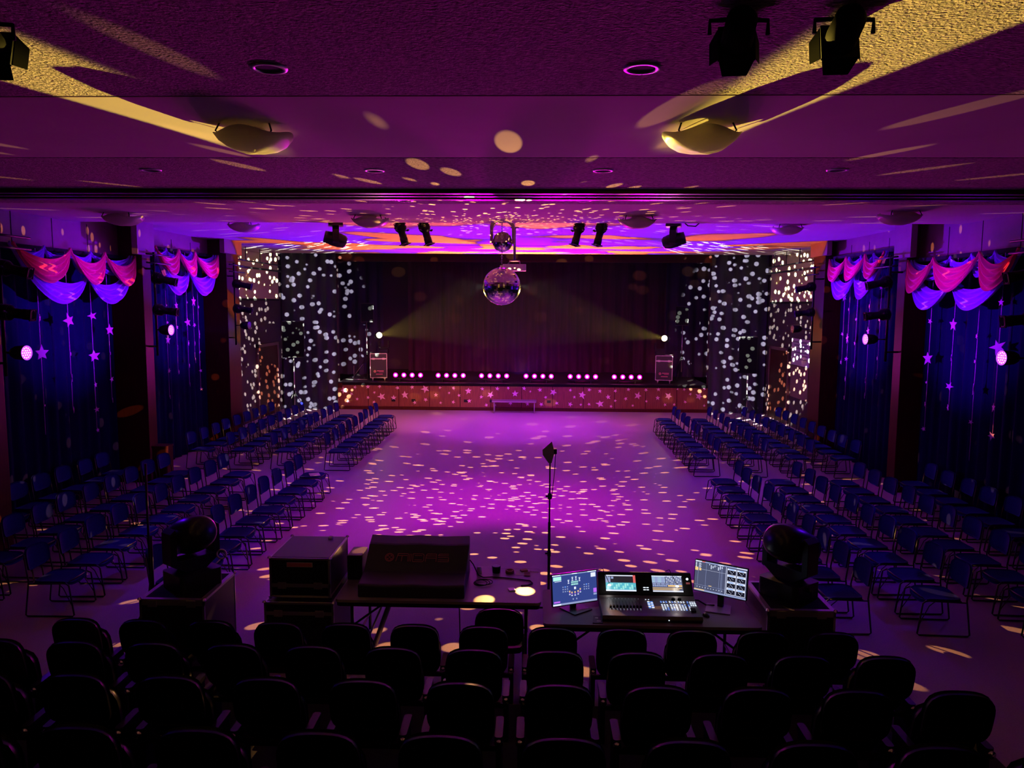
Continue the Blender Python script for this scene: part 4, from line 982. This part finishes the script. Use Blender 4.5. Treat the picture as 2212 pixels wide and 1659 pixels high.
P = [(-0.24, 8.62, 0.95), (-0.20, 8.62, 0.90), (-0.14, 8.60, 0.78), (-0.08, 8.58, zt + 0.008), (0.02, 8.60, zt + 0.008), (0.15, 8.58, zt + 0.008), (0.32, 8.54, zt + 0.008), (0.46, 8.50, zt + 0.008), (0.49, 8.42, zt + 0.008), (0.44, 8.36, zt + 0.008), (0.36, 8.34, zt + 0.008)]
tag(MB().tube(P, 0.007, n=6).build('power_cable', M['rubber']), 'black cable snaking from the covered mixer across the table', 'cable')
P = [(-0.30, 8.0, 0.62), (-0.29, 7.98, 0.3), (-0.25, 7.9, 0.02), (-0.05, 7.7, 0.01), (0.1, 7.5, 0.01)]
tag(MB().tube(P, 0.007, n=6).build('power_cable', M['rubber']), 'black cable dropping below the sound table to the floor', 'cable')

# antenna on a stand
t = thing('antenna_stand', 'tall thin black stand in the middle of the floor', 'stand', (0.69, 9.35, 0))
MB().tube([(0, 0, 0.45), (0, 0, 1.95)], [0.012, 0.010], n=10).build('upper_tube', M['black'], t)
MB().tube([(0, 0, 0.05), (0, 0, 1.20)], 0.018, n=10).build('lower_tube', M['black'], t)
for z in (0.80, 1.53): MB().tube([(0, 0, z - 0.035), (0, 0, z + 0.035)], 0.024).tube([(0, 0, z), (-0.05, 0, z)], 0.012).build('clutch', M['black'], t)
for q in range(3):
    a = 2 * PI * q / 3 + 0.5; MB().tube([(0, 0, 0.10), (0.34 * math.cos(a), 0.34 * math.sin(a), 0.015)], 0.012).build('leg', M['black'], t)
t = thing('paddle_antenna', 'dark arrow-shaped antenna paddle on top of the thin stand', 'antenna', (0.69, 9.35, 1.95))
MB().prism([(0.0, 0.0), (0.02, 0.0), (0.045, 0.10), (0.06, 0.14), (0.045, 0.17), (0.02, 0.27), (-0.095, 0.165), (-0.09, 0.10), (-0.02, 0.0)], -0.008, 0.008, 0, R(PI / 2, 'X')).build('paddle', M['violetm'], t)
MB().cbox((0.065, 0, 0.145), (0.035, 0.035, 0.06)).build('connector', M['black'], t)
MB().tube([(0.065, 0, 0.115), (0.06, 0.02, -0.1), (0.03, 0.02, -0.40), (0.025, 0.01, -0.45)], 0.005, n=6).build('cable', M['rubber'], t)

# ================================================================== lighting desk (right)
folding_table('folding_table', 'dark folding table carrying the lit lighting console and monitors', 0.60, 2.76, 7.33, 8.26, 0.75, 'desk')
D0 = 0.75
t = thing('lighting_console', 'lit lighting console with two touch screens and fader rows', 'lighting console', (1.69, 7.78, D0 + 0.002))
prof = [(-0.36, 0.0), (-0.38, 0.03), (-0.36, 0.06), (-0.28, 0.062), (0.06, 0.085), (0.10, 0.10), (0.30, 0.27), (0.34, 0.27), (0.34, 0.0)]
m = MB(); hw = 0.50; n = len(prof)
vs = [(-hw, y, z) for y, z in prof] + [(hw, y, z) for y, z in prof]
m.add(vs, [tuple(range(n)), tuple(reversed(range(n, 2 * n)))] + [((q + 1) % n, q, n + q, n + (q + 1) % n) for q in range(n)])
m.build('chassis', M['consolebody'], t, bevel=0.006)
ang = math.atan2(0.17, 0.20)
SP = T(0, 0.10, 0.10) @ R(ang, 'X')      # local x, y along slope, z out
def rects(name, mats, lst, parent, mx, h=0.0):
    m = MB()
    for i, (x0, y0, x1, y1, mi) in enumerate(lst):
        z = 0.002 + 0.0004 * (mi > 0) + 0.0001 * (i % 7) + h
        m.add([(x0, y0, z), (x1, y0, z), (x1, y1, z), (x0, y1, z)], [(0, 1, 2, 3)], mi, False, mx)
    return m.build(name, mats, parent)
MB().box(-0.495, 0.495, 0.0, 0.262, 0.0, 0.008, 0, SP).build('screen_bezel', M['blackm'], t)
# left touch screen
x0, x1, y0, y1 = -0.42, -0.10, 0.035, 0.225
L = [(x0, y0, x1, y1, 0), (x0, y1 - 0.012, x1, y1, 1), (x0, y0, x1, y0 + 0.016, 1), (x0, y0 + 0.016, x1, y0 + 0.10, 2)]
r1 = random.Random(4)
for i in range(12):
    for j in range(5): L.append((x0 + 0.012 + i * 0.0235, y0 + 0.024 + j * 0.014, x0 + 0.030 + i * 0.0235, y0 + 0.034 + j * 0.014, 3))
L += [(x0, y0 + 0.10, x0 + 0.028, y1 - 0.014, 4), (x0 + 0.03, y0 + 0.105, x0 + 0.052, y1 - 0.02, 4), (x0 + 0.06, y0 + 0.145, x0 + 0.085, y1 - 0.02, 4), (x1 - 0.026, y0 + 0.10, x1, y1, 5)]
for i in range(6): L.append((x1 - 0.022, y0 + 0.022 + i * 0.014, x1 - 0.006, y0 + 0.032 + i * 0.014, 6))
rects('touch_screen', [M['scr_dark'], M['scr_white'], M['scr_cyan'], M['scr_teal'], M['scr_pale'], M['scr_red'], M['scr_grey']], L, t, SP, 0.008)
x0, x1 = 0.075, 0.395
L = [(x0, y0, x1, y1, 0), (x0, y1 - 0.010, x1, y1, 1), (x0, y0, x1, y0 + 0.014, 1), (x0, y0 + 0.105, x0 + 0.14, y1 - 0.014, 2)]
for j in range(6): 
    for i in range(14): L.append((x0 + 0.004 + i * 0.0097, y0 + 0.112 + j * 0.0125 + 0.003 * (i % 2), x0 + 0.011 + i * 0.0097, y0 + 0.116 + j * 0.0125 + 0.003 * (i % 2), 3))
for i in range(9):
    for j in range(6): L.append((x0 + 0.150 + i * 0.0185, y0 + 0.110 + j * 0.0135, x0 + 0.163 + i * 0.0185, y0 + 0.120 + j * 0.0135, 2 if (i + j) % 3 else 1))
for i in range(7): L.append((x0 + 0.004 + i * 0.045, y0 + 0.085, x0 + 0.042 + i * 0.045, y0 + 0.100, 2)); L.append((x0 + 0.004 + i * 0.022, y0 + 0.062, x0 + 0.022 + i * 0.022, y0 + 0.080, 2))
L += [(x0 + 0.165, y0 + 0.062, x1 - 0.006, y0 + 0.080, 4), (x0 + 0.0, y0 + 0.040, x0 + 0.31, y0 + 0.048, 5), (x0 + 0.0, y0 + 0.022, x0 + 0.28, y0 + 0.030, 5)]
rects('touch_screen', [M['scr_grey'], M['scr_white'], M['scr_pale'], M['scr_teal'], M['scr_amber'], M['scr_amber']], L, t, SP, 0.008)
rects('key_group', [M['key']], [(-0.025 + 0.032 * i, 0.05 + 0.026 * j, 0.0 + 0.032 * i, 0.060 + 0.026 * j, 0) for i in range(2) for j in range(2)], t, SP, 0.01)
CP = T(0, -0.28, 0.062) @ R(math.atan2(0.023, 0.34), 'X')
m = MB()
for i in range(10): m.box(-0.40 + i * 0.034, -0.397 + i * 0.034, 0.10, 0.26, 0.0, 0.002, 0, CP)
m.build('fader_slot', M['gap'], t)
for i in range(10):
    MB().box(-0.409 + i * 0.034, -0.388 + i * 0.034, 0.10 + 0.004 * (i % 3), 0.125 + 0.004 * (i % 3), 0.0, 0.018, 0, CP).build('fader_knob', M['blackm'], t)
rects('fader_button', [M['keyb'], M['key']], [(-0.407 + i * 0.034, 0.050 + j * 0.022, -0.401 + i * 0.034, 0.054 + j * 0.022, 1) for i in range(10) for j in range(2)] + [(-0.402 + i * 0.034, 0.300, -0.398 + i * 0.034, 0.304, 1) for i in range(10)], t, CP, 0.002)
rects('key_group', [M['keyb'], M['key']], [(-0.01 + i * 0.032, 0.10 + j * 0.026, 0.015 + i * 0.032, 0.118 + j * 0.026, (i + j) % 2) for i in range(2) for j in range(6)] + [(-0.025 + i * 0.03, 0.285, -0.012 + i * 0.03, 0.296, 1) for i in range(2)], t, CP, 0.003)
L = []
for gx, cols_ in ((0.125, 3), (0.215, 3), (0.305, 3), (0.398, 1)):
    for i in range(cols_):
        for j in range(9):
            if j == 6: continue
            L.append((gx + i * 0.027, 0.055 + j * 0.024, gx + 0.016 + i * 0.027, 0.067 + j * 0.024, 1 if r1.random() < 0.72 else 0))
for i in range(3):
    for j in range(5): L.append((0.428 + i * 0.022 - 0.004, 0.155 + j * 0.022, 0.444 + i * 0.022 - 0.004, 0.166 + j * 0.022, 1))
rects('keypad', [M['keyb'], M['key']], L, t, CP, 0.004)
MB().box(0.405, 0.455, 0.03, 0.10, 0.0, 0.012, 0, CP).build('trackball_block', M['blackm'], t)
for x in (0.27, 0.335): MB().lathe([(0, 0.02), (0.018, 0.02), (0.02, 0.0)], 16, 0, CP @ T(x, 0.30, 0)).build('encoder_wheel', M['blackm'], t)
MB().lathe([(0, 0.014), (0.012, 0.010), (0.014, 0)], 12, 0, SP @ T(0.452, 0.19, 0.006)).build('power_light', M['key'], t)
MB().box(0.435, 0.475, 0.13, 0.15, 0.008, 0.012, 0, SP).build('badge', M['logo'], t)
for x in (-0.385, 0.33):
    g = MB().tube([(x - 0.09, 0.36, 0.27), (x - 0.06, 0.30, 0.31), (x, 0.15, 0.20)], 0.004, n=5).build('gooseneck_lamp', M['black'], t)
    MB().lathe([(0, 0.012), (0.016, 0.006), (0.018, 0)], 12, 0, T(x, 0.14, 0.185)).build('lamp_tip', M['desklamp'], g)
light('desk_lamp_light', 'POINT', (1.69 - 0.385, 7.78 + 0.12, D0 + 0.24), (1.0, 0.86, 0.8), 0.25, radius=0.02)
light('desk_lamp_light', 'POINT', (1.69 + 0.33, 7.78 + 0.12, D0 + 0.24), (1.0, 0.86, 0.8), 0.5, radius=0.02)
MB().lathe([(0, 0.006), (0.006, 0)], 8, 0, T(0.16, -0.385, 0.03) @ R(PI / 2, 'X')).build('front_light', M['key'], t)

def monitor(label, loc, yaw, tilt, w, h, base_rz, kind, z_off):
    t = thing('monitor', label, 'monitor', loc, yaw)
    A = T(0, 0, z_off) @ R(PI / 2 - tilt, 'X')
    MB().rbox(-w / 2, w / 2, -h / 2, h / 2, -0.03, 0.0, 0.008, 0, A).build('bezel', M['blackp'], t)
    W, H = w - 0.014, h - 0.02
    def q(u0, v0, u1, v1, mi): return (-W / 2 + u0 * W, -H / 2 + (1 - v1) * H, -W / 2 + u1 * W, -H / 2 + (1 - v0) * H, mi)
    if kind == 'layout':
        L = [q(0, 0, 1, 1, 0), q(0, 0.94, 1, 1, 2), q(0, 0, 1, 0.035, 2), q(0, 0, 0.18, 0.03, 1), q(0.44, 0.0, 0.56, 0.03, 1), q(0.80, 0.0, 1, 0.03, 1), q(0.0, 0.95, 0.18, 1, 1),
             q(0.02, 0.06, 0.20, 0.19, 3), q(0.05, 0.21, 0.20, 0.225, 1), q(0.87, 0.06, 0.98, 0.20, 1), q(0.02, 0.86, 0.16, 0.91, 5), q(0.92, 0.58, 0.995, 0.72, 5), q(0.92, 0.74, 0.995, 0.80, 2), q(0.005, 0.50, 0.0, 0.5, 1)]
        for i in range(8): L.append(q(0.42 + i * 0.02, 0.26, 0.432 + i * 0.02, 0.32, 3)); L.append(q(0.42 + i * 0.02, 0.34, 0.434 + i * 0.02, 0.39, 3))
        for x, y in ((0.36, 0.20), (0.45, 0.12), (0.53, 0.11), (0.61, 0.16)):
            L += [q(x - 0.02, y, x + 0.02, y + 0.02, 1), q(x - 0.012, y + 0.03, x + 0.012, y + 0.08, 1), q(x - 0.018, y + 0.10, x + 0.018, y + 0.125, 1)]
        for x, y in ((0.38, 0.56), (0.43, 0.60), (0.50, 0.60), (0.57, 0.58), (0.62, 0.52)):
            L += [q(x - 0.014, y, x + 0.014, y + 0.05, 6), q(x - 0.010, y + 0.06, x + 0.010, y + 0.09, 5), q(x - 0.016, y + 0.11, x + 0.016, y + 0.14, 1)]
        L.append(q(0.48, 0.45, 0.525, 0.53, 1))
        for bx in (0.22, 0.70):
            for i in range(3):
                for j in range(3): L.append(q(bx + i * 0.05, 0.40 + j * 0.075, bx + 0.026 + i * 0.05, 0.435 + j * 0.075, 4 if i == 1 and j == 0 else 2))
        L += [q(0.44, 0.82, 0.465, 0.87, 2), q(0.52, 0.82, 0.545, 0.87, 2)]
        mats = [M['scr_blue'], M['scr_white'], M['scr_pale'], M['scr_teal'], M['keyb'], M['scr_violet'], M['scr_amber']]
    else:
        L = [q(0, 0, 1, 1, 0), q(0, 0, 1, 0.04, 2), q(0, 0, 0.12, 0.035, 1), q(0.13, 0, 0.19, 0.03, 5), q(0.44, 0.02, 0.55, 0.045, 1), q(0.80, 0, 1, 0.03, 1),
             q(0, 0.27, 0.60, 0.275, 1), q(0, 0.80, 0.60, 0.806, 2), q(0.60, 0.05, 0.608, 0.97, 1), q(0, 0.95, 1, 1, 2), q(0, 0.945, 0.2, 0.975, 4), q(0, 0.22, 0.06, 0.33, 4), q(0.08, 0.24, 0.12, 0.32, 4)]
        for u in (0.06, 0.215, 0.475, 0.51, 0.53): L.append(q(u, 0.05 if u > 0.2 else 0.25, u + 0.004, 0.94 if u != 0.06 else 0.8, 2))
        for i in range(5): L.append(q(0.07, 0.07 + i * 0.035, 0.11 + 0.01 * (i % 2), 0.085 + i * 0.035, 1)); L.append(q(0.005, 0.06 + i * 0.035, 0.03, 0.08 + i * 0.035, 1))
        for i in range(8): L.append(q(0.27 + i * 0.035, 0.06 + 0.02 * (i % 3), 0.285 + i * 0.035, 0.09 + 0.04 * ((i * 3) % 4), 1))
        for i in range(10): L.append(q(0.05 + i * 0.054, 0.86, 0.065 + i * 0.054, 0.88, 1))
        L.append(q(0.28, 0.77, 0.34, 0.79, 4))
        for i in range(2):
            for j in range(4):
                a = 0.625 + i * 0.185; b = 0.08 + j * 0.215
                L += [q(a, b, a + 0.172, b + 0.205, 1), q(a + 0.006, b + 0.05, a + 0.166, b + 0.19, 3), q(a + 0.03, b + 0.012, a + 0.13, b + 0.035, 6)]
                for k2 in range(4): L.append(q(a + 0.045 + 0.022 * k2, b + 0.08 + 0.03 * ((k2 + j) % 3), a + 0.056 + 0.022 * k2, b + 0.10 + 0.03 * ((k2 + j) % 3), 1))
        mats = [M['scr_grey'], M['scr_white'], M['scr_pale'], M['scr_dark'], M['scr_amber'], M['scr_red'], M['keyb']]
    m = MB()
    for i, (a, b, c, d, mi) in enumerate(L):
        z = 0.0006 + 0.0002 * i / len(L) * 6
        m.add([(a, b, z), (c, b, z), (c, d, z), (a, d, z)], [(0, 1, 2, 3)], mi, False, A)
    m.build('screen', mats, t)
    MB().box(-0.028, 0.028, 0.02, 0.06, 0.01, z_off + 0.05).build('neck', M['blackp'], t)
    MB().rbox(-0.125, 0.125, -0.12, 0.12, 0.0, 0.012, 0.01, 0, T(0, -0.03, 0) @ R(base_rz, 'Z')).build('stand_base', M['violetm'] if kind != 'layout' else M['blackp'], t)
    return t
monitor('tilted monitor showing a blue lamp layout, left of the lighting console', (0.93, 7.74, D0 + 0.002), 0.40, 0.12, 0.52, 0.335, 0.3, 'layout', 0.215)
monitor('monitor showing grey cue tables on a square foot, right of the lighting console', (2.44, 7.80, D0 + 0.002), -0.55, 0.10, 0.56, 0.335, 0.25, 'cues', 0.31)
t = thing('computer_mouse', 'black computer mouse beside the right monitor foot', 'mouse', (2.26, 7.60, D0 + 0.001), 0.3)
MB().lathe([(0.001, 0.034), (0.016, 0.030), (0.028, 0.016), (0.030, 0)], 18, 0, Matrix.Diagonal((1, 1.7, 1, 1))).build('shell', M['blackp'], t)
t = thing('phone_card', 'dark patterned card leaning at the left front of the lighting console', 'card', (1.15, 7.45, D0 + 0.001), -0.1)
MB().box(-0.05, 0.05, -0.09, 0.09, 0, 0.006).build('card', M['cover'], t)
MB().box(-0.03, 0.0, 0.02, 0.05, 0.006, 0.007).box(-0.01, 0.03, -0.05, -0.03, 0.006, 0.007).build('print', M['logow'], t)
tag(MB().tube([(2.20, 8.0, 0.76), (2.26, 7.98, 0.765), (2.32, 7.86, 0.762), (2.40, 7.84, 0.77)], 0.008, n=6).build('power_cable', M['rubber']), 'black cable running behind the right monitor foot', 'cable')

# big moving heads on open cases either side
for s, side, x in ((-1, 'left', -3.16), (1, 'right', 3.15)):
    c = flight_case('flight_case', 'black open-topped case under the big moving head on the %s' % side, (x, 7.80, 0), 0, 0.66, 0.80, 0.78, 0.12, True, 0.95, False)
    m = MB().box(-0.29, 0.29, -0.36, 0.36, 0.902, 0.905).build('foam_top', M['blackm'], c)
    MB().box(-0.33, 0.33, -0.405, -0.36, 0.899, 0.908).box(-0.33, 0.33, 0.36, 0.405, 0.899, 0.908).box(-0.335, -0.29, -0.36, 0.36, 0.899, 0.908).box(0.29, 0.335, -0.36, 0.36, 0.899, 0.908).build('rim', M['alu'], c)
    moving_head('big_moving_head', 'large black moving head standing on the %s open case' % side, 'moving light', (x + (0.03 if s < 0 else 0.0), 7.82, 0.908), s * -0.95 + (PI if True else 0), 0.35, 1.18, False, 'lensw', 'big moving heads beside the mixing position')
t = thing('roll_ring', 'pale ring of tape hung on the left big moving head yoke', 'tape', (-2.80, 7.80, 1.25))
MB().lathe([(0.045, -0.01), (0.055, -0.01), (0.055, 0.01), (0.045, 0.01), (0.045, -0.01)], 24, 0, R(PI / 2, 'X')).build('ring', M['logow'], t)
t = thing('light_stand', 'slim black stand left of the big moving head, among chairs', 'stand', (-3.97, 8.55, 0))
MB().tube([(0, 0, 0.05), (0, 0, 2.05)], 0.014).build('pole', M['black'], t); MB().tube([(0.03, 0, 0.05), (0.03, 0, 1.2)], 0.014).build('lower_pole', M['black'], t)
for q in range(3):
    a = 2 * PI * q / 3; MB().tube([(0, 0, 0.5), (0.32 * math.cos(a), 0.32 * math.sin(a), 0.012)], 0.01).build('leg', M['black'], t)
# folded violet-lit stand below the sound table
t = thing('folded_stand', 'folded pale stand leaning below the sound table', 'stand', (-1.25, 8.35, 0))
MB().tube([(0.16, 0, 0.62), (-0.05, 0, 0.03)], 0.03, n=10).build('tube', M['violetm'], t)
MB().tube([(0.08, 0.04, 0.60), (-0.16, 0.04, 0.03)], 0.012).build('leg', M['alu'], t)

# dark bin by the left middle pillar
t = thing('waste_bin', 'dark maroon bin standing among chairs at the left middle pillar', 'bin', (-7.35, 15.75, 0))
MB().rbox(-0.16, 0.16, -0.15, 0.15, 0, 0.86, 0.03).build('body', M['woodd'], t)
MB().rbox(-0.17, 0.17, -0.16, 0.16, 0.86, 0.90, 0.03).build('lid', M['woodd'], t)

# ================================================================== haze over the stage end of the hall
hz = bpy.data.materials.new('haze'); hz.use_nodes = True
nt = hz.node_tree; nt.nodes.remove(nt.nodes['Principled BSDF'])
sc_ = nt.nodes.new('ShaderNodeVolumeScatter'); sc_.inputs['Density'].default_value = 0.00012; sc_.inputs['Anisotropy'].default_value = 0.3
nt.links.new(sc_.outputs[0], nt.nodes['Material Output'].inputs['Volume'])
hb = MB().box(-6.6, 6.6, 13.0, 27.78, 1.05, 5.30).box(-5.6, 5.6, 28.35, 32.6, 1.02, 5.38).build('haze', hz)
tag(hb, 'thin stage haze drifting between the mirror ball and the back drape', 'haze', None, 'stuff')
